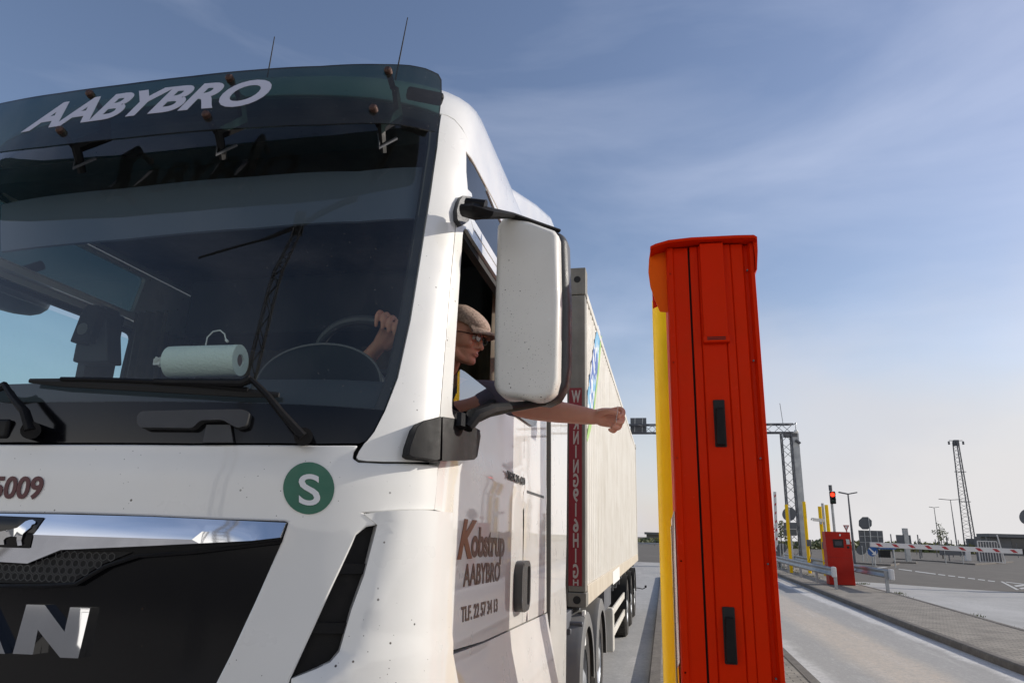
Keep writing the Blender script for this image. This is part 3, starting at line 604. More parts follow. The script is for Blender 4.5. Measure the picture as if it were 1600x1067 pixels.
# corner air deflector and its slot
lowv = .95
defl = H([(568, 803), (600, 798.5), (650, 797), (677, 798.5), (691, 801)])+low_front+[sv_of(2.34, 1.2), sv_of(2.34, lowv)]+[(lowpt[0]+.06, lowv)]+slotR[::-1]
_se = sorted([(v, s) for s, v in slotR]); _sev = [q[0] for q in _se]; _ses = [q[1] for q in _se]
def drel(s, v):
    d = np.abs(s)-np.interp(v, _sev, _ses); ch = np.clip(1-d/.045, 0, 1)*(v > _sev[0]-.05)
    return .028-.020*ch+.006*np.clip((1.452-v)/.03, 0, 1)*np.clip((d-.02)/.05, 0, 1)
for sg in (1, -1):
    patch('air_deflector', [(s*sg, v) for s, v in densify(defl, .05)], M['white'], cab, step=.035, thick=.05, off=drel, bevel=.006)
    slot = slotL+slotR[::-1]
    patch('air_slot', [(s*sg, v) for s, v in slot], M['black_plastic'], cab, step=.05, thick=0, off=-.03)
    for pa, pb in (((541, 880), (571, 880)), ((499, 972), (541, 973))):
        fa, fb = hit(*pa), hit(*pb)
        patch('slot_fin', [(q[0]*sg, q[1]) for q in [(fa[0]-.02, fa[1]), (fb[0]+.01, fb[1]), (fb[0]+.01, fb[1]-.028), (fa[0]-.04, fa[1]-.028)]], M['black_plastic'], cab, step=.04, thick=.02, off=-.012, bevel=.004)
# backing skin behind all seams
bk = [(0, .5), (1.3, .5)]+[sv_of(2.3, .9), sv_of(2.3, 1.95)]+[(hws[1][0]+.05, vb0-.02), (0, vb0-.02)]
patch('body_shell', sym(bk), M['interior'], cab, step=.1, thick=0, off=-.045)
pb = [(s+.03, v) for s, v in hws]+[roofseam[0], roofseam[-1]]+[(s-.01, v) for s, v in seam[6:]]+[(hws[0][0]+.1, vb0-.03)]
for sg in (1, -1):
    patch('pillar_trim', [(s*sg, v) for s, v in pb], M['interior'], cab, step=.06, thick=.0, off=-.05)
# grille
patch('grille_panel', grille_out, M['black_gloss'], cab, step=.05, thick=.02, off=-.012)
ch_low = H([(0, 877), (47, 880), (104, 859), (240, 853), (400, 845), (441, 840)])
ch = [(0, hit(5, 877)[1])]+ch_low[1:]+H([(449, 817), (350, 812.5), (240, 807.5), (100, 804)])+[(0, hit(10, 803)[1])]
vc1 = hit(240, 839)[1]
strip_o = patch('chrome_strip', sym(dopen(ch, .03)), M['chrome'], cab, step=.022, thick=.04, off=lambda s, v: .034-.30*np.maximum(0, v-vc1)-.30*np.maximum(0, vc1-v), smooth=12)
em = sym([(0, hit(5, 855)[1])]+H([(39, 856), (62, 807.5)], .04)+[(0, hit(5, 806)[1])])
patch('emblem_plate', em, M['black_gloss'], strip_o, step=.03, thick=0, off=lambda s, v: .0365-.30*np.abs(v-vc1))
lion = [(-30, 156), (0, 150), (40, 141), (80, 130), (120, 90), (140, 82), (160, 80), (182, 92), (180, 104), (164, 110), (158, 130), (138, 150), (122, 165), (100, 205), (97, 235), (70, 238), (72, 205), (78, 185), (40, 182), (10, 190), (-8, 205), (-12, 232), (-38, 232), (-30, 200), (-70, 190), (-100, 200), (-104, 232), (-126, 230), (-112, 180), (-100, 165)]
patch('lion_emblem', H([(x/3.85, 790+y/3.85) for x, y in lion], .05), M['chrome'], strip_o, step=.02, thick=.003, off=lambda s, v: .0415-.30*np.abs(v-vc1))
# honeycomb air inlet under the strip
def honey():
    lo = H([(135, 908), (100, 912), (30, 911)]); zone = sym([(0, hit(5, 911)[1])]+H([(60, 911), (112, 909), (160, 880), (205, 862), (104, 861), (47, 882)])+[(0, hit(5, 879)[1])])
    patch('inlet', zone, M['rubber'], cab, step=.04, thick=0, off=-.006)
    P = np.array(zone); lo, hi = P.min(0), P.max(0); r = .0135; mb = MB(); k = 0; y = lo[1]; row = 0
    while y < hi[1]:
        x = lo[0]+(row % 2)*r*.866
        while x < hi[0]:
            if inpoly([(x, y)], zone)[0]:
                c = [(x+r*.9*sin(pi/3*i), y+r*.9*cos(pi/3*i)) for i in range(6)]; ci = [(x+r*.72*sin(pi/3*i), y+r*.72*cos(pi/3*i)) for i in range(6)]
                q = [So(a, b, .0) for a, b in c+ci]; mb.add(q, [(i, (i+1) % 6, (i+1) % 6+6, i+6) for i in range(6)])
            x += r*1.732
        y += r*1.5; row += 1
    mb.build('honeycomb_mesh', M['dark_grey'], cab, smooth=0)
honey()
rim = H([(0, 915), (60, 915), (118, 912), (165, 884), (215, 868), (300, 862), (438, 846)], .005)
mbr = MB(); mbr.tube([So(s, v, .004) for s, v in ([(-a, b) for a, b in rim[::-1]]+rim)], .006, 6); mbr.build('grille_rim', M['black_plastic'], cab)
# MAN letters
zN = [(170, 592), (280, 595), (405, 755), (432, 608), (552, 612), (492, 912), (385, 908), (245, 742), (222, 890), (102, 885)]
Np = H([(x/3.85, 790+y/3.85) for x, y in zN]); nv = [p[1] for p in Np]; nt_, nb_ = max(nv), min(nv)
ltilt = lambda s, v: .006+.06*(nt_-v)
patch('letter', Np, M['chrome'], cab, step=.05, thick=.024, off=ltilt, bevel=.003)
def LV(pts, x0, w): return [(x0+x*w, nb_+y*(nt_-nb_)) for x, y in pts]
aL = [(0, 0), (.22, 0), (.3, .25), (.66, .25), (.74, 0), (1, 0), (.64, 1), (.36, 1)]
ax1 = hit(58/3.85, 790+878/3.85)[0]; patch('letter', LV(aL, -ax1, 2*ax1), M['chrome'], cab, holes=[LV([(.38, .42), (.6, .42), (.49, .78)], -ax1, 2*ax1)], step=.05, thick=.024, off=ltilt)
mL = [(0, 0), (.2, 0), (.24, .6), (.45, .1), (.58, .1), (.78, .6), (.8, 0), (1, 0), (.92, 1), (.7, 1), (.5, .5), (.28, 1), (.08, 1)]
patch('letter', LV(mL, -ax1-.50, .42), M['chrome'], cab, step=.05, thick=.02, off=.008)
# bumper, headlights, number plate (below the picture edge)
bp_ = sym([(0, .38), (1.2, .38), sv_of(2.3, .38), sv_of(2.3, .94), (lowpt[0], .96), (0, .985)])
bum = patch('bumper', bp_, M['fender'], cab, step=.07, thick=.05, off=.04, bevel=.01)
for sg in (1, -1): patch('headlight', roundpoly([(sg*.72, .58), (sg*1.28, .58), (sg*1.28, .80), (sg*.80, .82)], .05), M['bldg_glass'], bum, step=.04, thick=.02, off=.055)
# stickers and lettering
cir = [hit(483+39.5*cos(t), 763+40.5*sin(t)) for t in np.linspace(0, 2*pi, 40, endpoint=False)]
patch('round_sticker', cir, M['green'], cab, step=.03, thick=.001, off=.009, label='round green sticker with a white letter S')
text('lettering', 'S', svmap((468, 788), (501, 789), (468, 741), .0115), M['white_plain'], cab, bold=.012)
text('lettering', '5009', svmap((-11, 777.5), (69.5, 778.5), (-7, 745), .008), M['maroon'], cab, bold=.025, shear=.12)
text('lettering', 'K', svmap((714, 871), (741, 869), (719, 811), .0012, .0008), mat('orange_brown_lettering', (.20, .045, .004), .4), bpy.data.objects['door'], bold=.035, shear=.25, label='orange brown brush stroke letter K')
text('lettering', 'obstrup', svmap((736, 868), (788, 867), (736, 822), .0012, .0008), M['door_letter'], bpy.data.objects['door'], bold=.03, shear=.15, spacing=.93)
text('lettering', 'AABYBRO', svmap((723, 915.5), (780.5, 906), (724.5, 881), .0012, .0008), M['door_letter'], bpy.data.objects['door'], bold=.022)
text('lettering', 'TLF. 22 57 34 13', svmap((720, 971.5), (777, 954), (720.5, 948), .0012, .0008), M['door_letter'], bpy.data.objects['door'], bold=.022)
text('badge', 'TGX 26.480', svmap((788, 747), (816, 757.5), (788, 735), .011, .005), M['dark_grey'], bpy.data.objects['door'], bold=.02)
# rear quarter groove, seal and extender
for sg in (1, -1):
    X = XC+sg*HW
    if sg == 1: MB().bb((X-.012, 3.50, 1.948), (X+.001+.002, 4.02, 1.962)).build('panel_groove', M['dark_grey'], cab, smooth=0)
    seal = MB(); yy = CABR+.05
    seal.tube([(X-.03, yy, .9), (X-.03, yy+.01, 1.5), (X-.035, yy, 2.2), (X-.05, yy, 3.1)], .045, 8).build('rubber_seal', M['rubber'], cab)
    ext = MB(); prof = [(CABR+.10, .55), (CABR+.88, .45), (CABR+.90, 1.25), (CABR+.84, 1.42), (CABR+.88, 1.7), (CABR+.90, 2.6), (CABR+.80, 3.3), (CABR+.1, 3.42)]
    ext.prism([(X-.004, y, z) for y, z in prof], (-sg*.03, 0, 0)); ext.build('side_fairing', M['white'], cab, bevel=.012, seg=3)
MB().bb((XC-1.18, CABR-.03, .9), (XC+1.18, CABR, 3.4)).build('rear_wall', M['white'], cab)
sp = MB(); prof = [(3.12, 3.50), (3.3, 3.58), (4.0, 3.84), (4.55, 4.02), (4.76, 4.03), (4.84, 3.93), (4.84, 3.3), (4.3, 3.28), (3.6, 3.44)]
sp.prism([(-.74, y, z) for y, z in prof], (-2.32, 0, 0)); sp.build('roof_spoiler', M['white'], cab, bevel=.05, seg=4)
# sun visor: a curved acrylic sheet standing off the cab
def SV(s, w, off=0.):
    s = np.asarray(s, float); w = np.asarray(w, float); a = np.abs(s)
    u = np.where(a < SL, np.interp(a, _s, _u), 1.); g = np.where(a < SL, np.interp(a, _s, _g), GL+(a-SL))
    y = 1.725+(w-3.05)*.32+.15*np.clip(w-3.2, 0, 9)**1.5; e = np.asarray(off)
    n = np.stack([np.sign(s)*np.clip(u, 0, 1)**3, -(1-np.clip(u, 0, 1)**3), .3+0*s], -1)
    return np.stack([XC+np.sign(s)*u*1.205, y+g, w], -1)+n*e[..., None]
_g2s, _g2v = np.meshgrid(np.linspace(-.9, 1.75, 160), np.linspace(2.7, 3.9, 60)); _V2 = proj(SV(_g2s, _g2v))
def hitv(px, py):
    d = (_V2[0]-px)**2+(_V2[1]-py)**2; i = np.unravel_index(np.argmin(d), d.shape); s, v = _g2s[i], _g2v[i]
    for _ in range(15):
        e = 1e-3; p0 = proj(SV(s, v)); r = np.array([px, py])-p0; J = np.stack([(proj(SV(s+e, v))-p0)/e, (proj(SV(s, v+e))-p0)/e], 1)
        st = np.clip(np.linalg.solve(J+np.eye(2)*1e-6, r), -.06, .06); s += st[0]; v += st[1]
    return (float(s), float(v))
vb_px = [(0, 238), (100, 225.5), (200, 215), (300, 205), (400, 199), (500, 195), (600, 193), (640, 197), (665, 203), (680, 206), (684, 202), (686, 190)]
vt_px = [(690.5, 150), (690, 125), (685, 116), (665, 107), (640, 102), (600, 100.5), (500, 103.5), (400, 109), (300, 119), (200, 131), (100, 147), (0, 165)]
vb = [hitv(*p) for p in vb_px]; vt = [hitv(*p) for p in vt_px]
c0 = [p for p in vb if p[0] > .02]; c1 = [p for p in vt if p[0] > .02]
vis_half = [(0, c0[0][1])]+c0+c1+[(0, c1[-1][1])]
visor = patch('sun_visor', sym(dopen(vis_half, .04)), M['visor'], cab, step=.05, thick=.006, surf=SV, off=0., label='dark green tinted acrylic sun visor lettered AABYBRO')
lA, lT = hitv(34, 206), hitv(42, 168)
def vmap(u, w, k):
    p = np.array(lA)+(np.array(hitv(417, 163.5))-np.array(lA))*u+(np.array(lT)-np.array(lA))*np.array([.2, .86])*w; return SV(p[0], p[1], .0006+.0012*k)
text('lettering', 'AABYBRO', vmap, M['grey_letter'], visor, bold=.035, shear=.42)
def visor_fixings():
    for i, ((ax, ay), (bx, by)) in enumerate((((607, 113), (584, 172)), ((360, 125), (323.5, 182)), ((142, 149), (96, 206)))):
        a, b = hitv(ax, ay), hitv(bx, by)
        for q in (a, b):
            c = Vector(SV(*q)); n = Vector((0.1, -1, .3)).normalized(); MB().tube([c-n*.005, c+n*.012, c+n*.018], [.0145, .0145, .009], 14).build('bolt', M['rust'], visor)
            MB().tube([c, c-n*.07], .011, 8).build('spacer', M['black_plastic'], visor)
        A = Vector(SV(*a))+Vector((0, .07, -.02)); B = Vector(SV(*b))+Vector((0, .07, -.02)); low = B+Vector((-.005, .05, -.075))
        MB().tube([A, (A+B)/2+Vector((.02, .05, 0)), B, low], [.014, .016, .015, .01], 6, sq=1.8, up=(0, 1, 0)).build('visor_bracket', M['black_plastic'], visor)
        MB().tube([low+Vector((-.01, -.03, .06)), low+Vector((0, -.04, -.004)), low+Vector((.045, .0, .055))], .006, 5).build('bracket_plate', M['steel_dark'], visor)
visor_fixings()
mk_ = Vector(SV(*hitv(650, 125)))+Vector((0, .1, 0)); MB().box(mk_, (.14, .06, .03), rot=.5).build('marker_lamp', M['black_plastic'], cab, bevel=.012)
# antennas
for p0, p1, Y in (((415, 125), (429, 58), 2.3), ((614, 118), (637, 28), 2.3)):
    a, b = PY(*p0, Y), PY(*p1, Y); a[2] = min(a[2], 3.45)
    MB().tube([a, a+(b-a)*.5, b], [.0045, .003, .002], 6).build('antenna', M['rubber'], cab)
# mirrors
def mirror(mx):
    f = lambda p: (p[0] if mx == 1 else 2*XC-p[0], p[1], p[2])
    Ym = 2.42; pr = lambda pts, y=Ym: [f(PY(a, b, y)) for a, b in pts]
    out = [(776, 352), (782, 339), (795, 335.5), (830, 345), (866, 358), (872, 366), (874, 470), (872, 590), (867, 610), (856, 622), (835, 625), (790, 621), (775, 614), (770, 600), (771, 500)]
    back = [(780, 352), (786, 340), (800, 339), (866, 358), (880, 362), (886, 375), (889, 470), (889, 570), (885, 600), (872, 622), (855, 630), (790, 624), (776, 612), (775, 500)]
    shell = MB().prism(pr(back, 2.46), (0, .12, 0)).build('mirror_housing', M['dark_grey'], cab, bevel=.03, seg=4)
    MB().prism(pr(out, 2.37), (0, .10, 0)).build('mirror_cover', M['white_dull'], shell, bevel=.025, seg=4)
    inn = [(792, 352), (866, 368), (874, 380), (877, 570), (866, 608), (790, 612)]
    MB().prism([(p[0], 2.582, p[2]) for p in pr(inn, 2.582)], (0, .004, 0)).build('mirror_glass', M['chrome'], shell)
    a = [f(PY(*q)) for q in ((722, 329, 2.16), (742, 331, 2.16), (757, 333, 2.17), (800, 337, 2.36), (874, 361, 2.48))]
    MB().tube(a, [.035, .05, .042, .022, .014], 10, sq=.55, up=(0, 0, 1)).build('mirror_arm', M['black_plastic'], cab)
    MB().tube([f(PY(728, 316, 2.15)), f(PY(759, 321, 2.15))], [.016, .02], 10).build('mirror_hinge', M['black_plastic'], cab)
    a = [f(PY(*q)) for q in ((728, 668, 2.12), (740, 650, 2.14), (765, 641, 2.2), (800, 636, 2.36), (851, 629, 2.48))]
    MB().tube(a, [.028, .034, .028, .022, .014], 10, sq=.8).build('mirror_arm', M['black_plastic'], cab)
    b1 = H([(639, 710), (641, 697), (652, 667), (662, 657), (688, 650.5), (690, 651), (688, 717), (684, 719), (646, 714)], .05); b2 = H([(692, 651), (722, 656), (750, 672), (751, 682), (746, 713), (741, 718), (691, 719)], .05)
    MB().tube([f(PY(719, 668, 2.10)), f(PY(720, 648, 2.11))], .02, 8).build('mirror_pivot', M['black_plastic'], cab)
    for q in (b1, b2): patch('mirror_foot', [(s*mx, v) for s, v in q], M['black_plastic'], cab, step=.03, thick=.07, off=.05, bevel=.012)
    up = H([(715, 343), (714, 328), (718, 314), (723, 306), (735, 307), (740, 320), (733, 345), (722, 353)], .02)
    patch('mirror_foot', [(s*mx, v) for s, v in up], M['dark_grey'], cab, step=.03, thick=.03, off=.02, bevel=.008)
mirror(1); mirror(-1)
def kerb_mirror():      # small wide-angle mirror over the passenger door, seen through the windscreen
    Xm = -3.34; a, b = PXX(78, 462, Xm), PXX(30, 497, Xm); c = PXX(-10, 446, Xm); ry = abs(a[1]-c[1]); rz = abs(c[2]-b[2])*.9; vs = []; n, m = 20, 10
    for i in range(m+1):
        for j in range(n):
            p, q = pi*i/m, 2*pi*j/n; z = cos(p)*rz; vs.append((Xm+.12*sin(p)*cos(q), c[1]+ry*sin(p)**.6*sin(q), c[2]+(z if z < 0 else z*.35)))
    MB().add(vs, [(i*n+j, i*n+(j+1) % n, (i+1)*n+(j+1) % n, (i+1)*n+j) for i in range(m) for j in range(n)]).build('kerb_mirror', M['dark_grey'], cab, smooth=60)
    MB().tube([(Xm, c[1], c[2]+.03), (-3.12, c[1]+.05, c[2]+.12)], .025, 8).build('mirror_arm', M['black_plastic'], cab)
kerb_mirror()
# wipers and the flap handle
def wiper(pv, elbow, tip0, tip1, nm='wiper'):
    w = bpy.data.objects.new('wiper', None); COL.objects.link(w); w.parent = cab
    Q = lambda p, o: So(*hit(p[0], p[1], o), o)
    MB().tube([Q(pv, .0), Q(pv, .05)], .026, 14).build('wiper_pivot', M['black_plastic'], w)
    MB().tube([Q(pv, .05), Q(((pv[0]*2+elbow[0])/3-(6 if nm == 'wiper' else -4), (pv[1]*2+elbow[1])/3-6), .065), Q(((pv[0]+elbow[0]*2)/3, (pv[1]+elbow[1]*2)/3-3), .065), Q(elbow, .06)], [.022, .020, .017, .013], 8, sq=.6).build('wiper_arm', M['black_plastic'], w)
    n = 8; pts = [Q((tip0[0]+(tip1[0]-tip0[0])*i/n, tip0[1]+(tip1[1]-tip0[1])*i/n), .018) for i in range(n+1)]
    MB().tube(pts, [.006]+[.011]*(n-1)+[.006], 6, sq=1.3).build('wiper_blade', M['rubber'], w)
    pts = [Q((tip0[0]+(tip1[0]-tip0[0])*i/n, tip0[1]+(tip1[1]-tip0[1])*i/n-3-7*sin(pi*i/n)), .03) for i in range(1, n)]
    MB().tube(pts, .007, 6).build('wiper_frame', M['black_plastic'], w)
    MB().tube([Q(elbow, .055), Q((elbow[0]-14, elbow[1]+6), .05), pts[len(pts)//2]], [.013, .012, .009], 8).build('wiper_link', M['black_plastic'], w)
wiper((474, 682), (392, 592), (436, 617), (47, 595))
wiper((48, 672), (8, 602), (2, 606), (-420, 625), 'left')
hn = H([(221, 652), (228, 646), (382, 643), (394, 647), (389, 668), (375, 672), (352, 659), (318, 660), (306, 672), (226, 671), (221, 665)])
patch('flap_handle', roundpoly(hn, .01), M['dark_grey'], cab, step=.02, thick=.03, off=.022, bevel=.004)
patch('flap_stem', H([(325, 665), (362, 665), (366, 692), (319, 692)]), M['dark_grey'], cab, step=.03, thick=.01, off=.01)
MB().box(So(*hit(3, 670), .0), (.06, .02, .06)).build('washer_cap', M['black_plastic'], cab, bevel=.01)
# interior
I = M['interior']
MB().bb((XC-1.13, 2.0, 1.0), (XC+1.13, 4.1, 1.05)).build('cab_floor', I, cab)
MB().bb((XC-1.13, 3.95, 1.05), (XC+1.13, 4.0, 3.35)).build('rear_lining', M['curtain'], cab)
hd = [(s, v) for s, v in [(0, 3.02), (1.05, 3.02), (1.12, 3.2), (0, 3.24)]]
MB().bb((XC-1.08, 2.25, 3.22), (XC+1.08, 4.0, 3.30)).build('headliner', I, cab)
MB().bb((XC-.95, 3.5, 2.85), (XC+.95, 3.94, 3.22)).build('roof_locker', M['interior_grey'], cab, bevel=.03)
bl = H([(2, 393), (200, 373), (400, 356), (560, 346), (655, 342), (672, 262), (560, 268), (400, 276), (200, 294), (2, 320)], -.05)
patch('sun_blind', bl, mat('sun_blind', (.075, .09, .125), .6), cab, step=.06, thick=.01, off=-.05)
dash_top = 2.215
dash = MB(); sec = [(1.86, 1.9), (1.86, 2.14), (1.90, 2.20), (1.97, dash_top), (2.25, dash_top+.01), (2.42, 2.12), (2.45, 1.6), (2.2, 1.5)]
xs = np.linspace(XC-1.08, XC+1.08, 25); gg = [.06*((x-XC)/HW)**2+.30*max(0, abs(x-XC)/HW-.68)**1.5*2.2 for x in xs]
k = len(sec); dash.add([(x, y+g, z) for x, g in zip(xs, gg) for y, z in sec], [(i*k+j, i*k+(j+1) % k, (i+1)*k+(j+1) % k, (i+1)*k+j) for i in range(24) for j in range(k)]); dash.build('dashboard', M['interior_grey'], cab)
def dome():
    a, b = PY(393, 600, 2.08), PY(615, 600, 2.2); cx, rx = (a[0]+b[0])/2, (b[0]-a[0])/2; vs = []; n, m = 28, 10
    for i in range(m+1):
        for j in range(n+1):
            th = pi*j/n; ph = (pi/2)*i/m
            vs.append((cx-rx*cos(th)*cos(ph*.0+0), 2.10+.28*(1-cos(ph))+.05*0, 2.19+.175*sin(th)**.8*cos(ph)))
    MB().add(vs, [(i*(n+1)+j, i*(n+1)+j+1, (i+1)*(n+1)+j+1, (i+1)*(n+1)+j) for i in range(m) for j in range(n)]).build('instrument_hood', mat('instrument_hood_grey', (.050, .062, .064), .5), cab)
    arc = [(cx-rx*cos(pi*j/30), 2.098, 2.19+.175*sin(pi*j/30)**.8) for j in range(31)]
    MB().tube(arc, .004, 5).build('hood_trim', M['fender'], cab)
dome()
SWC = Vector((-1.085, 2.42, 2.33)); swn = Vector((0, .72, .69)).normalized(); swr = .235
sx = Vector((1, 0, 0)); sy = swn.cross(sx).normalized()
swp = lambda t, r=swr: SWC+sx*(r*cos(t))+sy*(r*sin(t))
MB().tube([swp(2*pi*i/48) for i in range(49)], .019, 10, cap=False).build('steering_wheel', M['dark_grey'], cab)
sw = bpy.data.objects['steering_wheel']
MB().tube([swp(0, .2), SWC, swp(pi, .2)], [.012, .05, .012], 8, sq=.4).tube([SWC, SWC-swn*.5], .03, 10).build('wheel_hub', I, sw)
def seat(x, zt=2.42):
    s = bpy.data.objects.new('seat', None); COL.objects.link(s); s.parent = cab
    MB().bb((x-.26, 2.95, 1.55), (x+.26, 3.45, 1.70)).build('seat_cushion', I, s, bevel=.05, seg=3)
    MB().prism([(x-.25, 3.38, 1.68), (x+.25, 3.38, 1.68), (x+.22, 3.52, zt), (x-.22, 3.52, zt)], (0, .12, .03)).build('seat_back', I, s, bevel=.04, seg=3)
    if zt > 2.4: MB().prism([(x-.14, 3.50, 2.44), (x+.14, 3.50, 2.44), (x+.12, 3.52, 2.66), (x-.12, 3.52, 2.66)], (0, .1, .0)).build('head_restraint', I, s, bevel=.03, seg=3)
    MB().bb((x-.2, 3.0, 1.05), (x+.2, 3.4, 1.54)).build('seat_base', I, s)
seat(-1.27); seat(-2.55, 2.3)
def curtain(x0, x1, y, z0, z1, n=9, amp=.03, ax='x'):
    vs = []; m = n*6
    for i in range(m+1):
        t = i/m; x = x0+(x1-x0)*t; d = amp*sin(2*pi*n*t)+amp*.4*sin(2*pi*n*.37*t+1)
        for z, sq in ((z0, 1.1), (z1, .8)):
            vs.append((x, y+d*sq, z) if ax == 'x' else (y+d*sq, x, z))
    o = MB().add(vs, [(2*i, 2*i+2, 2*i+3, 2*i+1) for i in range(m)]).build('curtain', M['curtain'], cab, smooth=60); return o
curtain(-3.0, -.82, 3.86, 1.7, 3.2, 16); curtain(3.46, 3.8, -3.0, 1.7, 2.9, 5, .025, 'y'); curtain(3.1, 3.75, -.80, 2.0, 2.9, 5, .02, 'y')
a, b = PY(208, 500, 3.3), PY(262, 500, 3.3); curtain(a[0], b[0], 3.3, 2.05, 2.95, 4, .025)
# belt pillar speaker unit seen against the left window
def trimbox():
    p = bpy.data.objects.new('speaker', None); COL.objects.link(p); p.parent = cab
    Y = 2.75; o = [PY(*q, Y) for q in ((108, 534), (128, 483), (138, 475), (152, 476), (155, 484), (137, 533))]
    MB().prism(o, (.0, .1, 0)).build('speaker_case', M['rubber'], p, bevel=.008)
    c = PY(129, 514, Y-.004); MB().cyl(c, .031, .006, 24, 'Y').build('speaker_cone', M['fender'], p)
    o = [PY(*q, Y+.05) for q in ((138, 540), (156, 476), (166, 478), (168, 565), (112, 565), (118, 535))]; MB().prism(o, (.0, .1, 0)).build('speaker_bracket', M['interior_grey'], p, bevel=.01)
trimbox()
# inside of the left window: glass edge frame pieces
MB().bb((-3.09, 3.03, 2.0), (-3.04, 3.235, 2.90)).build('door_pillar', I, cab)
# chassis of the tractor
ch_ = MB()
for x in (XC-.43, XC+.43): ch_.bb((x-.05, 2.3, .78), (x+.05, 9.3, 1.02))
for y in (3.2, 4.9, 7.1, 9.1): ch_.bb((XC-.43, y-.05, .8), (XC+.43, y+.05, 1.0))
ch_.build('chassis_frame', M['steel_dark'], cab)
def wheel(x, y, par, r=.51, w=.30, sg=1, dual=False):
    e = bpy.data.objects.new('wheel', None); COL.objects.link(e); e.parent = par
    prof = [(r*.55, -w/2), (r*.93, -w/2), (r, -w/2+.035), (r, w/2-.035), (r*.93, w/2), (r*.8, w/2+.004), (r*.55, w/2)]
    t = MB(); t.lathe(prof, (x-sg*w/2, y, r), 'X', 36)
    for j in range(36):
        a = 2*pi*j/36; t.box((x-sg*w/2, y+(r+.002)*cos(a), r+(r+.002)*sin(a)), (w*.8, .03, .012), rx=a+pi/2)
    t.build('tyre', M['tyre'], e)
    MB().lathe([(r*.56, 0), (r*.52, -.02*sg), (r*.48, -.08*sg), (r*.3, -.10*sg), (r*.28, -.02*sg), (r*.16, .01*sg), (.001, .015*sg)], (x-.005*sg, y, r), 'X', 28).build('rim', M['steel'], e)
    return e
TX = XC+HW-.03
for y in (2.95,): wheel(TX, y, cab, w=.31); wheel(2*XC-TX, y, cab, w=.31, sg=-1)
for y in (6.45, 7.85):
    wheel(TX, y, cab, w=.31); wheel(2*XC-TX, y, cab, w=.31, sg=-1)
def mudguard(y, r=.60, x0=TX-.58, x1=TX+.035, par=cab):
    n = 16; vs = []; fs = []
    for i in range(n+1):
        a = pi*(-.02+1.04*i/n); c, s_ = cos(a), sin(a)
        for x, rr in ((x0, r), (x1-.05, r), (x1-.012, r-.012), (x1, r-.05), (x1, r-.13)):
            vs.append((x, y+c*rr, .51+max(s_, -.3)*rr*1.0))
    k = 5; fs = [(i*k+j, i*k+j+1, (i+1)*k+j+1, (i+1)*k+j) for i in range(n) for j in range(k-1)]
    MB().add(vs, fs).build('mudguard', M['fender'], par, smooth=40)
mudguard(6.45); mudguard(7.85)
wa, wb = 2*XC-TX-.035, 2*XC-TX+.58
mudguard(6.45, x0=wb, x1=wa); mudguard(7.85, x0=wb, x1=wa)
# tank and catwalk between cab and wheel
MB().bb((TX-.62, 3.75, .45), (TX-.02, 5.4, 1.0)).build('fuel_tank', M['fender'], cab, bevel=.06, seg=3)
MB().bb((TX-.05, 4.95, .98), (TX, 5.05, 1.18)).bb((TX-.6, 4.7, 1.02), (TX-.1, 4.76, 1.06)).build('tank_strap', M['steel_dark'], cab)
MB().cyl((TX-.15, 5.55, .75), .08, .35, 16, 'Z').build('air_tank', M['fender'], cab)
MB().cyl((XC, 7.2, 1.08), .45, .08, 24).build('fifth_wheel', M['steel_dark'], cab)
# ------------------------------------------------------------------ semi-trailer and container
CXR = -.68; C0, C1 = 6.3, 18.9; CB, CT = 1.15, 4.13; CL = 2*XC-CXR
trl = thing('container_trailer', (XC, 13.5, 0), 'grey container trailer chassis with three axles behind the white lorry', 'trailer')
box = thing('shipping_container', (XC, (C0+C1)/2, CB), 'cream corrugated shipping container with red WARNING strip on its front corner post', 'container')
def corr(x, sg, y0, y1, z0, z1, pitch=.19, d=.014):
    mb = MB(); y = y0; pts = []
    while y < y1:
        pts += [(x, y), (x, y+pitch*.40), (x-sg*d, y+pitch*.5), (x-sg*d, y+pitch*.9)]; y += pitch
    pts = [(a, min(b, y1)) for a, b in pts]+[(x, y1)]
    vs = [(a, b, z) for a, b in pts for z in (z0, z1)]; n = len(pts)
    return mb.add(vs, [(2*i, 2*i+2, 2*i+3, 2*i+1) for i in range(n-1)])
corr(CXR-.014, 1, C0+.14, C1-.1, CB+.16, CT-.09).build('side_wall', M['container'], box, smooth=0)
corr(CL+.014, -1, C0+.14, C1-.1, CB+.16, CT-.09).build('side_wall', M['container'], box, smooth=0)
for x0, x1 in ((CXR-.06, CXR), (CL, CL+.06)):
    MB().bb((x0, C0+.16, CB), (x1, C1-.16, CB+.17)).build('bottom_rail', M['container_rail'], box, bevel=.006)
    MB().bb((x0+.005, C0+.16, CT-.10), (x1-.005, C1-.16, CT-.02)).build('top_rail', M['container'], box, bevel=.006)
for x in (CXR-.16, CL):
    for y in (C0, C1-.16):
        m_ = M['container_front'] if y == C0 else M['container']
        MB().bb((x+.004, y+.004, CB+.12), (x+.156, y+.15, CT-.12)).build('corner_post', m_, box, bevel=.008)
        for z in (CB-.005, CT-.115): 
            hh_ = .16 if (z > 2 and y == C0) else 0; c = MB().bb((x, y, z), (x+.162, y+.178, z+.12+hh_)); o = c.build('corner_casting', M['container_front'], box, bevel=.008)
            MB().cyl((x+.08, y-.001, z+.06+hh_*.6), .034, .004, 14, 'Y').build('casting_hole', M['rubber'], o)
MB().bb((CL+.16, C0+.03, CB+.1), (CXR-.16, C0+.08, CT-.08)).bb((CL+.16, C0+.01, CB), (CXR-.16, C0+.09, CB+.14)).bb((CL+.16, C0+.01, CT-.1), (CXR-.16, C0+.09, CT-.02)).build('front_wall', M['container_front'], box)
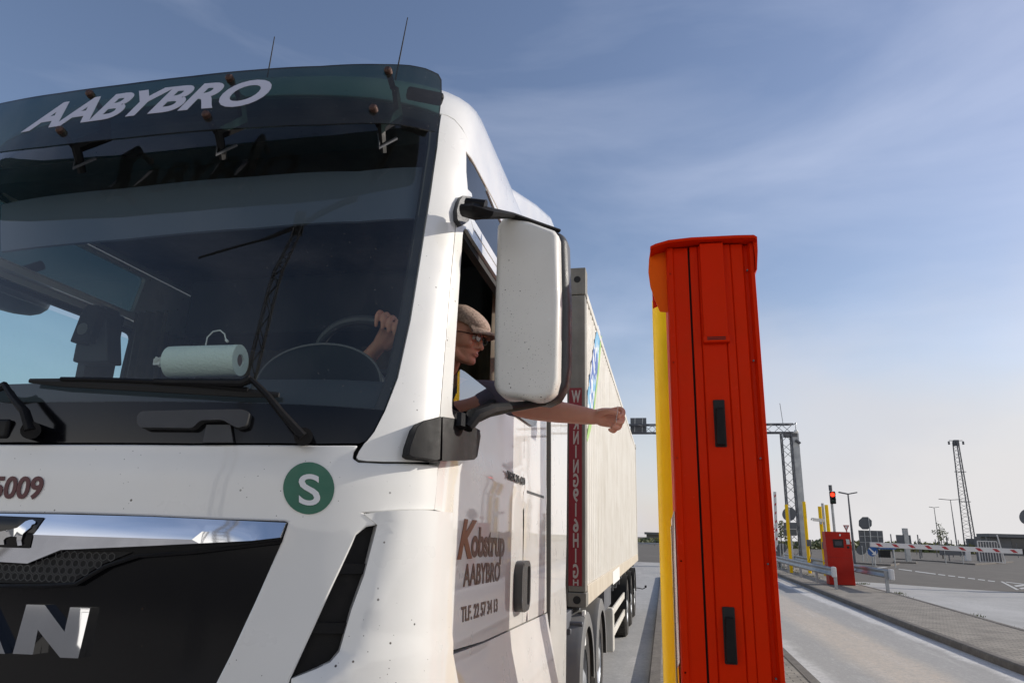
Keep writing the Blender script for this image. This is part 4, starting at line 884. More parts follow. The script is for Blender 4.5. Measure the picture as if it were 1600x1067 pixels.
MB().bb((CL+.16, C1-.08, CB+.02), (CXR-.16, C1-.03, CT-.04)).build('rear_doors', M['container'], box)
MB().bb((CL+.03, C0+.1, CT-.06), (CXR-.03, C1-.1, CT-.03)).bb((CL+.03, C0+.1, CB+.03), (CXR-.03, C1-.1, CB+.08)).build('roof_and_floor', M['container'], box)
# WARNING strip
x0, x1 = CXR-.155, CXR-.035; zt = PY(900, 606, C0)[2]; zb = PY(898, 915, C0)[2]
ws = MB().bb((x0, C0-.001, zb), (x1, C0+.0035, zt)).build('warning_strip', M['warn_red'], box, smooth=0)
rows = [('W', 610, 628), ('A', 636, 652), ('R', 656, 670), ('N', 673.5, 693), ('I', 696, 714.5), ('N', 718, 738), ('G', 740, 760), ("9", 763, 783), ('I', 786, 806), ('6', 810, 830), ('H', 833, 854), ('I', 857, 878), ('G', 881, 902), ('H', 905, 914)]
for ch, ya, yb in rows:
    za, zz = PY(899, ya, C0)[2], PY(899, yb, C0)[2]; w = .05 if ch != 'I' else .012; 
    if ch == 'W': w = .085
    mx = (x0+x1)/2+.005; w2 = w
    text('strip_letter', ch, (lambda u, v, k, mx=mx, w=w, zz=zz, za=za: np.array([mx+w/2-w*u, C0-.002-.0012*k, zz+(za-zz)*v])), M['warn_white'], ws, bold=.03)
# logo decal on the side wall
def decal_mat():
    m = mat('blue_logo', (.03, .12, .42), .5); nt = m.node_tree; N = nt.nodes.new; L = nt.links.new; b = nt.nodes['Principled BSDF']
    g = N('ShaderNodeNewGeometry'); n = N('ShaderNodeTexNoise'); L(g.outputs['Position'], n.inputs['Vector']); n.inputs['Scale'].default_value = 6
    n2 = N('ShaderNodeTexNoise'); L(g.outputs['Position'], n2.inputs['Vector']); n2.inputs['Scale'].default_value = 2.2
    r = N('ShaderNodeValToRGB'); L(n.outputs[0], r.inputs[0]); r.color_ramp.elements[0].position = .47; r.color_ramp.elements[0].color = (.6, .64, .68, 1); r.color_ramp.elements[1].position = .50; r.color_ramp.elements[1].color = (1, 1, 1, 0)
    q = N('ShaderNodeMix'); q.data_type = 'RGBA'; q.inputs[6].default_value = (.05, .11, .36, 1); q.inputs[7].default_value = (.14, .38, .58, 1)
    rr = N('ShaderNodeMapRange'); L(n2.outputs[0], rr.inputs[0]); rr.inputs[1].default_value = .45; rr.inputs[2].default_value = .55; L(rr.outputs[0], q.inputs[0])
    s = N('ShaderNodeMapRange'); L(n.outputs[0], s.inputs[0]); s.inputs[1].default_value = .47; s.inputs[2].default_value = .49
    y = N('ShaderNodeMix'); y.data_type = 'RGBA'; L(s.outputs[0], y.inputs[0]); y.inputs[6].default_value = (.62, .66, .68, 1); L(q.outputs[2], y.inputs[7]); L(y.outputs[2], b.inputs['Base Color']); return m
dl = lambda q: [PXX(a, b, CXR-.008) for a, b in q]
MB().prism(dl([(934.5, 508), (938, 520), (936.5, 545), (933, 590), (927, 640), (925, 655), (918, 655), (918.5, 615), (924, 570), (930, 530)]), (-.003, 0, 0)).build('logo', decal_mat(), box, smooth=0)
MB().prism(dl([(938.5, 528), (940.5, 524), (936.5, 575), (929, 640), (923, 672), (918, 690), (917, 684), (921, 660), (926.5, 640), (932.5, 590)]), (-.003, 0, 0)).build('logo_stripe', mat('lime_stripe', (.30, .50, .12), .5), box, smooth=0)
q = [PXX(a, b, CXR+.003) for a, b in ((957.5, 893), (968, 884.5), (968.5, 904), (958, 913.5))]; MB().prism(q, (-.002, 0, 0)).build('white_label', M['sticker'], box, smooth=0)
# trailer chassis
tc_ = MB()
for x in (XC-.42, XC+.42): tc_.bb((x-.06, 6.5, .98), (x+.06, 18.8, 1.12))
for y in np.arange(6.7, 18.8, 1.3): tc_.bb((CL+.1, y-.05, 1.02), (CXR-.1, y+.05, 1.13))
tc_.build('chassis', M['steel_dark'], trl)
tb = MB().bb((CXR-.5, 5.95, 1.0), (CXR-.12, 6.36, 1.13)).bb((CXR-.22, 6.05, .93), (CXR-.10, 6.33, 1.0)).cyl((CXR-.07, 6.15, 1.03), .02, .12, 10, 'X').cyl((CXR-.30, 5.9, .92), .06, .12, 16, 'Y').bb((CXR-.6, 6.15, .8), (CXR-.1, 6.35, .9))
tb.build('twist_lock_bolster', M['steel_dark'], trl, bevel=.01)
MB().bb((CXR-.035, 6.29, .84), (CXR-.01, 6.38, 1.12)).build('marker_board', M['sticker'], trl)
for y in (13.55, 15.1, 16.75):
    wheel(CXR-.02, y, trl, w=.38); wheel(2*XC-CXR+.02, y, trl, w=.38, sg=-1)
    n = 12; vs = []
    for i in range(n+1):
        a = pi*i/n
        for x in (CXR-.42, CXR-.005): vs.append((x, y+.58*cos(a), .52+.54*sin(a)))
    MB().add(vs, [(2*i, 2*i+1, 2*i+3, 2*i+2) for i in range(n)]).build('mudguard', M['rubber'], trl)
sg_ = MB()
y0_ = 10.2
sg_.bb((CXR-.06, y0_, .70), (CXR-.035, 12.9, .80)); sg_.bb((CXR-.06, y0_, .42), (CXR-.035, 12.9, .52))
MB().bb((CXR-.26, y0_-.18, .24), (CXR-.03, y0_, .80)).build('guard_post', M['container'], trl, bevel=.03, seg=3)
sg_.build('side_guard', M['container'], trl, bevel=.005)
for k, y in enumerate((9.3, 10.5, 11.3, 12.1, 12.9, 14.3, 15.9)):
    MB().cyl((CXR-.25-.05*(k % 2), y, .98), .05+.02*(k % 3), .22, 12).build('air_tank', M['steel_dark'], trl); MB().bb((CXR-.5, y-.03, .93), (CXR-.12, y+.03, 1.0)).build('cross_member', M['steel_dark'], trl)
MB().bb((CXR-.6, 8.9, .86), (CXR-.06, 10.0, 1.12)).build('tool_box', M['steel_dark'], trl); MB().bb((CXR-.5, 10.3, .2), (CXR-.4, 10.4, 1.0)).build('landing_leg', M['steel_dark'], trl)
e_ = G(1003, 918); MB().tube([(CXR-.05, 18.6, .50), (CXR+.10, 18.6, .48), (CXR+.17, 18.6, .51)], .012, 6).cyl((CXR+.18, 18.6, .54), .03, .05, 10, 'X').build('marker_lamp_stalk', M['rubber'], trl)

# ------------------------------------------------------------------ things on the dashboard
ta, tb_ = Vector(PY(266, 566, 1.955)), Vector(PY(376, 563, 1.955+.02)); rr = .0525
dz = dash_top+rr-ta.z+.001
ta.z += 0; 
roll = thing('paper_towel_roll', (ta+tb_)/2, 'white paper towel roll lying on the dashboard behind the windscreen', 'paper towel')
dirv = (tb_-ta).normalized()
def rollmesh():
    n = 36; u = Vector((0, 0, 1)); u = (u-dirv*u.dot(dirv)).normalized(); w = dirv.cross(u); vs = []; prof = [(.021, ta, .0), (.0525, ta, 0), (.0535, ta+dirv*.02, 0), (.0525, tb_, 0), (.021, tb_, 0), (.021, tb_-dirv*.08, 0)]
    for r, c, _ in prof:
        for j in range(n): t = 2*pi*j/n; vs.append(c+u*(r*cos(t)*(1+.015*sin(3*t)))+w*(r*sin(t)))
    MB().add(vs, [(i*n+j, i*n+(j+1) % n, (i+1)*n+(j+1) % n, (i+1)*n+j) for i in range(5) for j in range(n)]).build('paper', M['paper'], roll, smooth=50)
    MB().tube([ta+dirv*.01, tb_-dirv*.006], .0205, 20).build('cardboard_core', M['card'], roll)
rollmesh()
c0 = PY(320, 545, 2.06); pts = [PY(x, y, 2.06) for x, y in ((321, 541), (324, 527), (333, 518), (344, 516), (351, 522), (353, 531))]
tag(MB().tube(pts, .0025, 6).tube([pts[-1], PY(356, 534, 2.06)], .005, 8).build('charging_cable', M['sticker'], None), 'thin white charging cable looping up behind the paper towel roll', 'cable')
mbp = MB(); cp_ = PY(248, 565, 1.96)
for i in range(5): mbp.box((cp_[0]+.004*i-.008, cp_[1]+.002*i, cp_[2]+.004*sin(i*2)), (.026, .002, .022), rot=i*.5, rx=.4*i, ry=.3*i)
tag(mbp.build('paper_note', M['sticker'], None, smooth=0), 'small crumpled white paper note on the dashboard left of the towel roll', 'paper')

# ------------------------------------------------------------------ red ticket column
YT0, YT1 = 2.80, 3.50
X = lambda px, py: float(PY(px, py, YT0)[0])
xl = (X(1041, 385)+X(1055, 780)+X(1063, 1060))/3; xr = (X(1181, 400)+X(1195, 640)+X(1223, 1060))/3
f = lambda ps: float(np.mean([X(*p) for p in ps]))
xs1 = f([(1050, 386), (1060, 640)]); xk = f([(1078, 386), (1087, 640), (1104.5, 1067)]); xp0 = f([(1094, 386), (1101, 640), (1120, 1067)]); xp1 = f([(1144, 388), (1157, 640), (1176, 1067)]); xg = f([(1168, 396), (1180, 640), (1206, 1067)])
ZT = float(PY(1100, 384, YT0)[2])
col = thing('ticket_column', ((xl+xr)/2, (YT0+YT1)/2, .12), 'tall red ticket column with two black handles, close to the camera on the kerbed island', 'ticket machine')
bodyp = [(xl, YT1), (xl, YT0+.01), (xl+.006, YT0), (xs1, YT0), (xs1+.006, YT0+.012), (xk-.004, YT0+.012), (xk-.004, YT0+.05), (xk+.004, YT0+.05), (xk+.004, YT0+.008), (xp0-.003, YT0+.004), (xp0, YT0+.010), (xp0+.003, YT0), (xp1-.035, YT0), (xp1-.032, YT0+.008), (xp1-.028, YT0), (xp1, YT0), (xp1+.003, YT0+.008), (xp1+.006, YT0+.002), (xg-.01, YT0+.002), (xg-.002, YT0+.022), (xg+.012, YT0+.022), (xg+.02, YT0-.004), (xr, YT0-.004), (xr+.002, YT0+.01), (xr+.002, YT1)]
MB().prism([(a, b, .12) for a, b in bodyp], (0, 0, ZT-.12)).build('body', M['red'], col, smooth=0, bevel=.0015)
MB().bb((xk-.0045, YT0+.03, .13), (xk+.0045, YT0+.052, ZT-.005)).build('door_gap', M['rubber'], col, smooth=0)
cz0 = float(PY(1118, 534, YT0)[2]); xa, xb = f([(1094, 386), (1098, 530)]), f([(1130, 386), (1137, 530)])
cov = MB().bb((xa, YT0-.022, cz0), (xb, YT0+.002, ZT+.002)).build('raised_cover', M['red'], col, bevel=.004)
cz1 = float(PY(1118, 527, YT0)[2])
vent = MB().bb((xa-.004, YT0-.027, cz0-.008), (xb+.004, YT0+.002, cz1)).build('vent_louvre', M['red'], col, bevel=.003)
for k in range(2):
    z = cz0+.002+k*.0075; MB().bb((xa+.012, YT0-.0285, z), (xb-.012, YT0-.0265, z+.004)).build('vent_slit', M['rubber'], vent, smooth=0)
for (ax, ay), (bx, by) in (((1124, 624), (1126, 698)), ((1139, 948), (1142, 1038))):
    p, q_ = PY(ax, ay, YT0-.01), PY(bx, by, YT0-.01); w = .022; xm = (p[0]+q_[0])/2
    hd_ = MB().bb((xm-w, YT0-.008, q_[2]), (xm+w, YT0+.002, p[2])).build('handle', M['rubber'], col, bevel=.004)
    MB().prism([(xm-w*.75, YT0-.026, q_[2]+.006), (xm+w*.75, YT0-.026, q_[2]+.006), (xm+w*.85, YT0-.026, q_[2]+.02), (xm+w*.7, YT0-.026, p[2]-.035), (xm-w*.6, YT0-.026, p[2]-.035), (xm-w*.85, YT0-.026, q_[2]+.02)], (0, .02, 0)).build('handle_grip', M['black_plastic'], hd_, bevel=.004)
for z in np.linspace(.5, ZT-.12, 7):
    for xx in (xs1-.012, xg+.006): MB().cyl((xx, YT0+.006, z), .0035, .012, 8, 'Y').build('hinge_screw', M['steel_dark'], col)
# hood: curved canopy with side wing towards the lorry
Yh0, Yh1 = YT0-.05, YT1+.06
top = [(1016, 385), (1024, 381), (1045, 375), (1080, 371), (1120, 369), (1150, 367.5), (1178, 367), (1183, 370)]
T = [PY(a, b, Yh0) for a, b in top]; th = .012
poly = [tuple(p) for p in T]+[(p[0]-.001, p[1], p[2]-th) for p in T[::-1]]
hood = MB().prism(poly, (0, Yh1-Yh0, 0)).build('hood', M['red'], col, smooth=30)
wing = [PY(a, b, YT0+.04) for a, b in ((1017, 386), (1014, 405), (1013, 425), (1016, 447), (1024, 470), (1031, 486), (1046, 487), (1046, 384))]
MB().prism(wing, (0, .012, 0)).build('hood_end_plate', M['hood_red'], hood)
ed = [PY(a, b, YT0+.04) for a, b in ((1017, 386), (1013.5, 405), (1012.5, 425), (1015.5, 447), (1023.5, 470), (1031, 487))]
ed = ed[:3]; vs = [p for e in ed for p in ((e[0], YT0+.02, e[2]), (e[0], Yh1-.02, e[2]))]; MB().add(vs, [(2*i, 2*i+1, 2*i+3, 2*i+2) for i in range(2)])
MB().prism([PY(a, b, Yh0+.03) for a, b in ((1176, 369), (1183, 370), (1184, 392), (1183, 421), (1181, 423), (1180, 400))], (0, Yh1-Yh0-.04, 0)).build('hood_lip', M['red'], hood)
# console face towards the lorry
zc = float(PY(1048, 795, YT0)[2])
MB().prism([(xl-.013, YT0+.06, zc-.03), (xl-.002, YT0+.02, zc), (xl-.002, YT1-.05, zc), (xl-.013, YT1-.1, zc-.03)], (0, 0, -.55)).build('ticket_console', mat('console_red', (.40, .10, .07), .25, coat=.6), col, bevel=.006)
MB().bb((xl-.016, YT0+.12, 1.05), (xl-.012, YT1-.16, zc-.06)).build('screen', M['bldg_glass'], col)

# yellow post by the column
yr_ = .093; yp = thing('yellow_post', (.062, 4.35, .12), 'thick yellow round post standing right behind the red ticket column', 'post')
MB().tube([(.062, 4.35, .12), (.062, 4.35, 3.24), (.062, 4.35, 3.27)], [yr_, yr_, yr_-.015], 40).build('tube', M['yellow'], yp)
zz = [float(PXX(1046, y, .0)[2]) for y in (498, 588)]
p_ = [PY(1041.5, 498, 4.0), PY(1060, 588, 4.0)]
MB().bb((p_[0][0], 4.0, p_[1][2]), (p_[0][0]+.1, 4.14, p_[0][2])).build('sensor_box', M['black_plastic'], yp, bevel=.006)
# ------------------------------------------------------------------ the driver
def remeshed(mb, voxel, name, m, parent, smooth_it=4):
    o = mb.build(name, m, parent, smooth=0)
    r = o.modifiers.new('r', 'REMESH'); r.mode = 'VOXEL'; r.voxel_size = voxel; r.use_smooth_shade = True
    s = o.modifiers.new('s', 'SMOOTH'); s.factor = .5; s.iterations = smooth_it
    dg = bpy.context.evaluated_depsgraph_get(); me = bpy.data.meshes.new_from_object(o.evaluated_get(dg)); o.modifiers.clear(); o.data = me
    me.polygons.foreach_set('use_smooth', [True]*len(me.polygons)); return o
def ball(mb, c, r, fr=None, n=20):
    r = r if hasattr(r, '__len__') else (r, r, r); vs = []; m = n//2
    fr = fr or Matrix.Identity(3)
    for i in range(m+1):
        for j in range(n):
            a = pi*i/m; b = 2*pi*j/n; vs.append(Vector([float(q) for q in c])+fr@Vector((r[0]*sin(a)*cos(b), r[1]*sin(a)*sin(b), r[2]*cos(a))))
    mb.add(vs, [(i*n+j, i*n+(j+1) % n, (i+1)*n+(j+1) % n, (i+1)*n+j) for i in range(m) for j in range(n)])
def limb(mb, pts, rs, n=14, seg=6):
    pts = [Vector([float(q) for q in p]) for p in pts]; P = []; Rr = []; k = len(pts)
    for i in range(k-1):
        p0, p1, p2, p3 = pts[max(0, i-1)], pts[i], pts[i+1], pts[min(k-1, i+2)]
        for j in range(seg):
            t = j/seg; P.append(.5*((2*p1)+(p2-p0)*t+(2*p0-5*p1+4*p2-p3)*t*t+(3*p1-p0-3*p2+p3)*t**3)); Rr.append(rs[i]+(rs[i+1]-rs[i])*t)
    P.append(pts[-1]); Rr.append(rs[-1]); mb.tube(P, Rr, n); ball(mb, P[-1], rs[-1], n=12); ball(mb, P[0], rs[0], n=12)
def driver():
    man = thing('person', (-1.2, 3.1, 1.7), 'man in tweed cap, glasses and mauve shirt reaching his arm out of the lorry window', 'person')
    Hc = Vector(PY(721, 527, 2.84)); fy = R(-10); pitch = R(-13)
    fw = Vector((cos(fy)*cos(pitch), sin(fy)*cos(pitch), sin(pitch))); lf = Vector((0, 0, 1)).cross(fw).normalized(); up = fw.cross(lf)
    fr = Matrix((fw, lf, up)).transposed(); L = lambda a, b, c: Hc+fr@Vector((a, b, c))
    b = MB()
    ball(b, L(-.005, 0, .025), (.098, .077, .105), fr, 28); ball(b, L(.035, 0, -.045), (.058, .056, .072), fr, 24)
    ball(b, L(.072, 0, -.097), (.024, .032, .022), fr); ball(b, L(.052, 0, -.082), (.035, .042, .035), fr)
    for s in (1, -1):
        limb(b, [L(-.01, .060*s, -.055), L(.03, .045*s, -.088), L(.07, .012*s, -.104)], [.018, .018, .015])
        ball(b, L(.062, .040*s, -.028), (.026, .024, .024), fr); limb(b, [L(.085, .012*s, .022), L(.075, .045*s, .024)], [.010, .009])
        ball(b, L(.092, .012*s, -.038), (.013, .009, .009), fr)
        ball(b, L(-.015, .078*s, -.012), (.018, .006, .032), fr)
    limb(b, [L(.086, 0, .018), L(.100, 0, -.012), L(.111, 0, -.034)], [.010, .0105, .0125]); ball(b, L(.090, 0, -.066), (.012, .022, .013), fr)
    for s in (1, -1): ball(b, L(.035, .048*s, -.010), (.045, .026, .045), fr)
    neck0 = L(-.03, 0, -.06); nb = Vector((-1.02, 3.02, 2.40)); limb(b, [neck0, (neck0+nb)/2, nb], [.056, .056, .066])
    Ls, Rs = Vector((-.84, 2.98, 2.36)), Vector((-1.24, 3.08, 2.36)); ch = Vector((-1.06, 3.10, 2.2)); pel = Vector((-1.22, 3.2, 1.80))
    ball(b, ch, (.17, .10, .16)); limb(b, [nb, ch, (ch+pel)/2, pel], [.075, .13, .125, .14]); limb(b, [Rs, nb, Ls], [.055, .07, .055])
    Y = lambda x, y, d: Vector(PY(x, y, d))
    el, wr = Y(818, 636, 2.84), Y(929, 651.5, 2.76)
    limb(b, [Ls, Y(775, 617, 2.92), el, Y(870, 643, 2.80), wr], [.054, .051, .047, .047, .031])
    # left hand: palm, four curled fingers, thumb against the index finger
    kn = Y(957, 648, 2.745); limb(b, [wr, Y(942, 650, 2.752), kn], [.029, .034, .028], n=16); limb(b, [Y(940, 656, 2.75), Y(956, 659, 2.75)], [.026, .024])
    D = 2.735
    for pts, r in (([(957, 641, D), (970, 639, D-.005), (974, 646, D-.03), (967, 651, D-.045)], [.0115, .0105, .0098, .0088]),
                   ([(958, 648, D), (972, 652, D-.012), (971, 660, D-.04), (963, 659, D-.055)], [.0115, .0105, .0098, .0088]),
                   ([(956, 655, D), (969, 661, D-.012), (966, 669, D-.038), (958, 666, D-.052)], [.011, .0098, .0092, .0084]),
                   ([(952, 661, D), (962, 668, D-.012), (959, 674, D-.034), (952, 671, D-.045)], [.0095, .0085, .008, .0074])):
        limb(b, [Y(*p) for p in pts], r, n=10)
    limb(b, [Y(938, 646, D-.01), Y(948, 643, D-.04), Y(958, 643, D-.055), Y(966, 645, D-.062)], [.016, .0135, .0115, .009], n=10)
    # right arm and hand on the steering wheel
    best = min((i for i in range(400)), key=lambda i: float(np.hypot(*(proj(np.array(swp(2*pi*i/400)))-np.array([601, 534])))))
    rp = swp(2*pi*best/400); t = (swp(2*pi*(best+3)/400)-swp(2*pi*(best-3)/400)).normalized()
    if t.x < 0: t = -t
    out = (rp-SWC).normalized(); fro = -swn*1.0; fro = (Vector((0, -1, .15))).normalized()
    wr2 = rp-fro*.075+Vector((-.065, 0, -.03)); limb(b, [Rs, Vector((-1.56, 2.82, 2.16)), wr2], [.052, .042, .028])
    limb(b, [wr2, rp-fro*.035+Vector((0, 0, .014))], [.028, .026]); limb(b, [wr2+t*.02, rp-fro*.03+t*.028+Vector((0, 0, .008))], [.024, .022]); limb(b, [wr2-t*.01, rp-fro*.03-t*.026+Vector((0, 0, .012))], [.022, .020])
    for k, q in enumerate((-.040, -.0145, .0105, .035)):
        c = rp+t*q; dz = [.004, .006, .004, -.002][k]; r = [.0085, .0096, .0100, .0100][k]
        limb(b, [c-fro*.022+Vector((0, 0, .020+dz)), c+fro*.014+Vector((0, 0, .028+dz)), c+fro*.036+Vector((0, 0, .002+dz))+t*-.003, c+fro*.026+Vector((0, 0, -.030))-t*.008], [r*1.05, r*1.05, r, r*.85], n=10)
    limb(b, [rp-fro*.04+t*.045, rp-fro*.015+t*.066+Vector((0, 0, .005)), rp+fro*.004+t*.074+Vector((0, 0, .028))], [.013, .0115, .0095], n=10)
    # legs (hidden in the cab)
    for s in (-.1, .1): limb(b, [pel+Vector((s, 0, -.02)), pel+Vector((s*1.6, -.46, .02)), pel+Vector((s*1.4, -.62, -.42)), pel+Vector((s*1.4, -.72, -.45))], [.085, .06, .042, .035])
    body = remeshed(b, .0042, 'body', M['skin'], man, 5)
    c = MB()    # shirt: a little outside the body, ends at neck and above the elbow
    ball(c, ch, (.185, .118, .165)); limb(c, [nb+Vector((0, .02, -.05)), ch, (ch+pel)/2, pel+Vector((0, 0, -.06))], [.085, .146, .14, .15]); limb(c, [Rs, nb+Vector((0, .01, -.035)), Ls], [.066, .074, .066])
    limb(c, [Ls, Y(775, 617, 2.92), Y(803, 631, 2.865)], [.067, .062, .056]); limb(c, [Rs, Vector((-1.42, 2.95, 2.22)), Vector((-1.56, 2.82, 2.17))], [.064, .058, .055])
    remeshed(c, .008, 'shirt', M['shirt'], man, 3)
    c = MB()
    for s in (-.1, .1): limb(c, [pel+Vector((s, 0, -.02)), pel+Vector((s*1.6, -.46, .02)), pel+Vector((s*1.4, -.62, -.40))], [.098, .074, .056])
    remeshed(c, .012, 'trousers', M['trouser'], man, 2)
    # face details
    for s in (1, -1):
        e = MB(); ball(e, L(.079, .031*s, .002), .0115, fr, 14); eo = e.build('eye', M['eye'], body)
        e = MB(); ball(e, L(.0885, .0305*s, .0), .0052, fr, 10); e.build('iris', M['iris'], body)
        limb_ = MB(); limb_.tube([L(.0865, .016*s, .017), L(.088, .03*s, .021), L(.079, .047*s, .016)], [.002, .003, .0015], 6); limb_.build('eyebrow', M['beard'], body)
    e = MB(); e.tube([L(.088, -.024, -.070), L(.098, -.010, -.0655), L(.102, 0, -.067), L(.098, .010, -.0655), L(.088, .024, -.070)], [.001, .0028, .0026, .0028, .001], 8)
    e.tube([L(.088, -.022, -.073), L(.099, 0, -.078), L(.088, .022, -.073)], [.001, .0042, .001], 8); e.build('lips', M['lips'], body)
    g = bpy.data.objects.new('glasses', None); COL.objects.link(g); g.parent = man
    for s in (1, -1):
        ring = [L(.104-.10*((.031+.0*s+.024*cos(t)*1)-.0)*.35, s*(.034+.0235*cos(t)), .004+.0165*sin(t)) for t in np.linspace(0, 2*pi, 25)]
        MB().tube(ring, .0019, 6, cap=False).build('rim', M['frame_black'], g)
        MB().add(ring[:-1], [tuple(range(24))]).build('lens', M['lens'], g)
        MB().tube([L(.098, s*.057, .011), L(.04, s*.080, .010), L(-.02, s*.082, .004)], .002, 6).build('temple', M['frame_black'], g)
    MB().tube([L(.1035, -.012, .008), L(.106, 0, .011), L(.1035, .012, .008)], .0018, 6).build('bridge', M['frame_black'], g)
    # flat cap
    cp = MB(); n = 30; m = 8; vs = []
    for i in range(m+1):
        for j in range(n):
            a = (pi*.60)*i/m; bb_ = 2*pi*j/n; x = .122*sin(a)*cos(bb_); y = .093*sin(a)*sin(bb_); z = .066*cos(a)
            if cos(bb_) > 0: x *= 1+.10*sin(a); z -= .032*max(0, cos(bb_))*sin(a)
            vs.append(L(x-.006, y, z+.082))
    cp.add(vs, [(i*n+j, i*n+(j+1) % n, (i+1)*n+(j+1) % n, (i+1)*n+j) for i in range(m) for j in range(n)]); co = cp.build('flat_cap', M['cap'], man, smooth=70)
    br = []; 
    for k in range(13):
        t = (k/12-.5)*2; y = .076*t; x0 = .098-.035*t*t; x1 = .172-.080*t*t
        br += [L(x0, y, .056), L(x1, y, .034-.012*t*t), L(x1, y, .026-.012*t*t), L(x0, y, .042)]
    MB().add(br, [(k*4+j, k*4+(j+1) % 4, k*4+4+(j+1) % 4, k*4+4+j) for k in range(12) for j in range(4)]).build('brim', M['cap'], co, smooth=50)
    st = thing('string', Y(964, 650, D-.06), 'thin pale string pinched between the driver\'s thumb and finger', 'string')
    MB().tube([Y(965.5, 634, D-.065), Y(965, 644, D-.072), Y(963, 654, D-.072), Y(963.5, 660, D-.07)], .0011, 5).build('strand', M['thread'], st)
driver()

# ------------------------------------------------------------------ background: posts, terminal, rails, signals
ISL = .125
def bpole(name, top, Y, r, m, label, cat, group=None, base=ISL, n=12):
    t = PY(*top, Y); e = thing(name, (t[0], Y, base), label, cat, group)
    MB().tube([(t[0], Y, base), (t[0], Y, t[2])], r, n).build('tube', m, e); return e, t
for (px, py), Y, lab in (((1228.5, 788), 40.4, 'yellow round post in front of the large round sign back by the gantry'), ((1256, 783.5), 40.6, 'tall yellow round post right beside the grey gantry leg'),
                       ((1280.5, 791), 38.6, 'yellow round post behind the white camera housing'), ((1291, 788.5), 37.6, 'yellow round post standing right behind the small red terminal')):
    bpole('yellow_post', (px, py), Y, .085, M['yellow'], lab, 'post', 'yellow posts on the far island')
e, t = bpole('camera_pole', (1285, 786), 38.2, .065, M['steel'], 'grey pole carrying a white camera housing between two yellow posts', 'pole')
c = PY(1279, 812.5, 37.9); cam_t = thing('surveillance_camera', c, 'white surveillance camera housing mounted on the grey pole', 'camera')
MB().box(c, (.52, .16, .13), ry=.1).box(c+np.array([-.03, 0, .075]), (.62, .2, .03), ry=.1).build('housing', M['sticker'], cam_t, bevel=.02)
MB().box(c+np.array([-.33, 0, .03]), (.05, .16, .05)).build('visor', M['black_plastic'], cam_t); MB().box(c+np.array([.12, .1, -.12]), (.08, .3, .12)).build('bracket', M['steel'], cam_t)
# clutter of small boxes strapped to posts
for px, py, Y in ((1264, 848, 40.3), (1288, 852, 37.9)):
    c = PY(px, py, Y); e = thing('junction_box', c, 'small grey junction box strapped to the %s' % ('yellow post beside the gantry leg' if px < 1270 else 'camera pole'), 'box')
    MB().box(c, (.2, .16, .34)).build('case', M['steel_dark'], e, bevel=.02); MB().tube([c+np.array([0, 0, -.2]), c+np.array([.08, 0, -.5]), c+np.array([-.05, 0, -.9])], .015, 6).build('cable', M['rubber'], e)
# small red terminal
t0 = [G(1297, 912, ISL), G(1337.5, 915.5, ISL)]; Yt = (t0[0][1]+t0[1][1])/2; xa, xb = PY(1297, 912, Yt)[0], PY(1337.5, 915.5, Yt)[0]; zt_ = PY(1312, 830.5, Yt)[2]
tm = thing('ticket_terminal', ((xa+xb)/2, Yt, ISL), 'small red ticket terminal with a dark screen on the far island behind the guard rail', 'ticket machine')
MB().prism([(xa, Yt, ISL), (xb, Yt, ISL), (xb-.0, Yt+.06, zt_), (xa, Yt+.06, zt_)], (0, .6, 0)).build('cabinet', M['red_far'], tm, bevel=.02)
def tp(a, b, w, h, dy=-.012): c = PY(a, b, Yt+.045); return c+np.array([0, dy, 0])
s_ = [PY(x, y, Yt+.03) for x, y in ((1301, 842), (1317.5, 842), (1318.5, 855.5), (1302.5, 855))]; sc_ = MB().prism(s_, (0, .02, 0)).build('screen', M['rubber'], tm)
s_ = [PY(x, y, Yt+.02) for x, y in ((1304, 845), (1315.5, 845), (1316, 852), (1305, 852))]; MB().prism(s_, (0, .01, 0)).build('display', M['bldg_glass'], sc_)
for q, m_ in (([(1321.5, 842), (1327, 842.5), (1328, 850), (1323, 850)], M['steel']), ([(1323.5, 853), (1327, 853), (1327.2, 856.5), (1324, 856.5)], M['rubber']), ([(1311.5, 834), (1313.5, 834), (1313.5, 837), (1311.5, 837)], M['sticker'])):
    MB().prism([PY(x, y, Yt+.025) for x, y in q], (0, .02, 0)).build('reader', m_, tm)
MB().bb((xa+.02, Yt-.002+.03, 1.16), (xb-.02, Yt+.03, 1.165)).build('panel_seam', M['rubber'], tm, smooth=0)
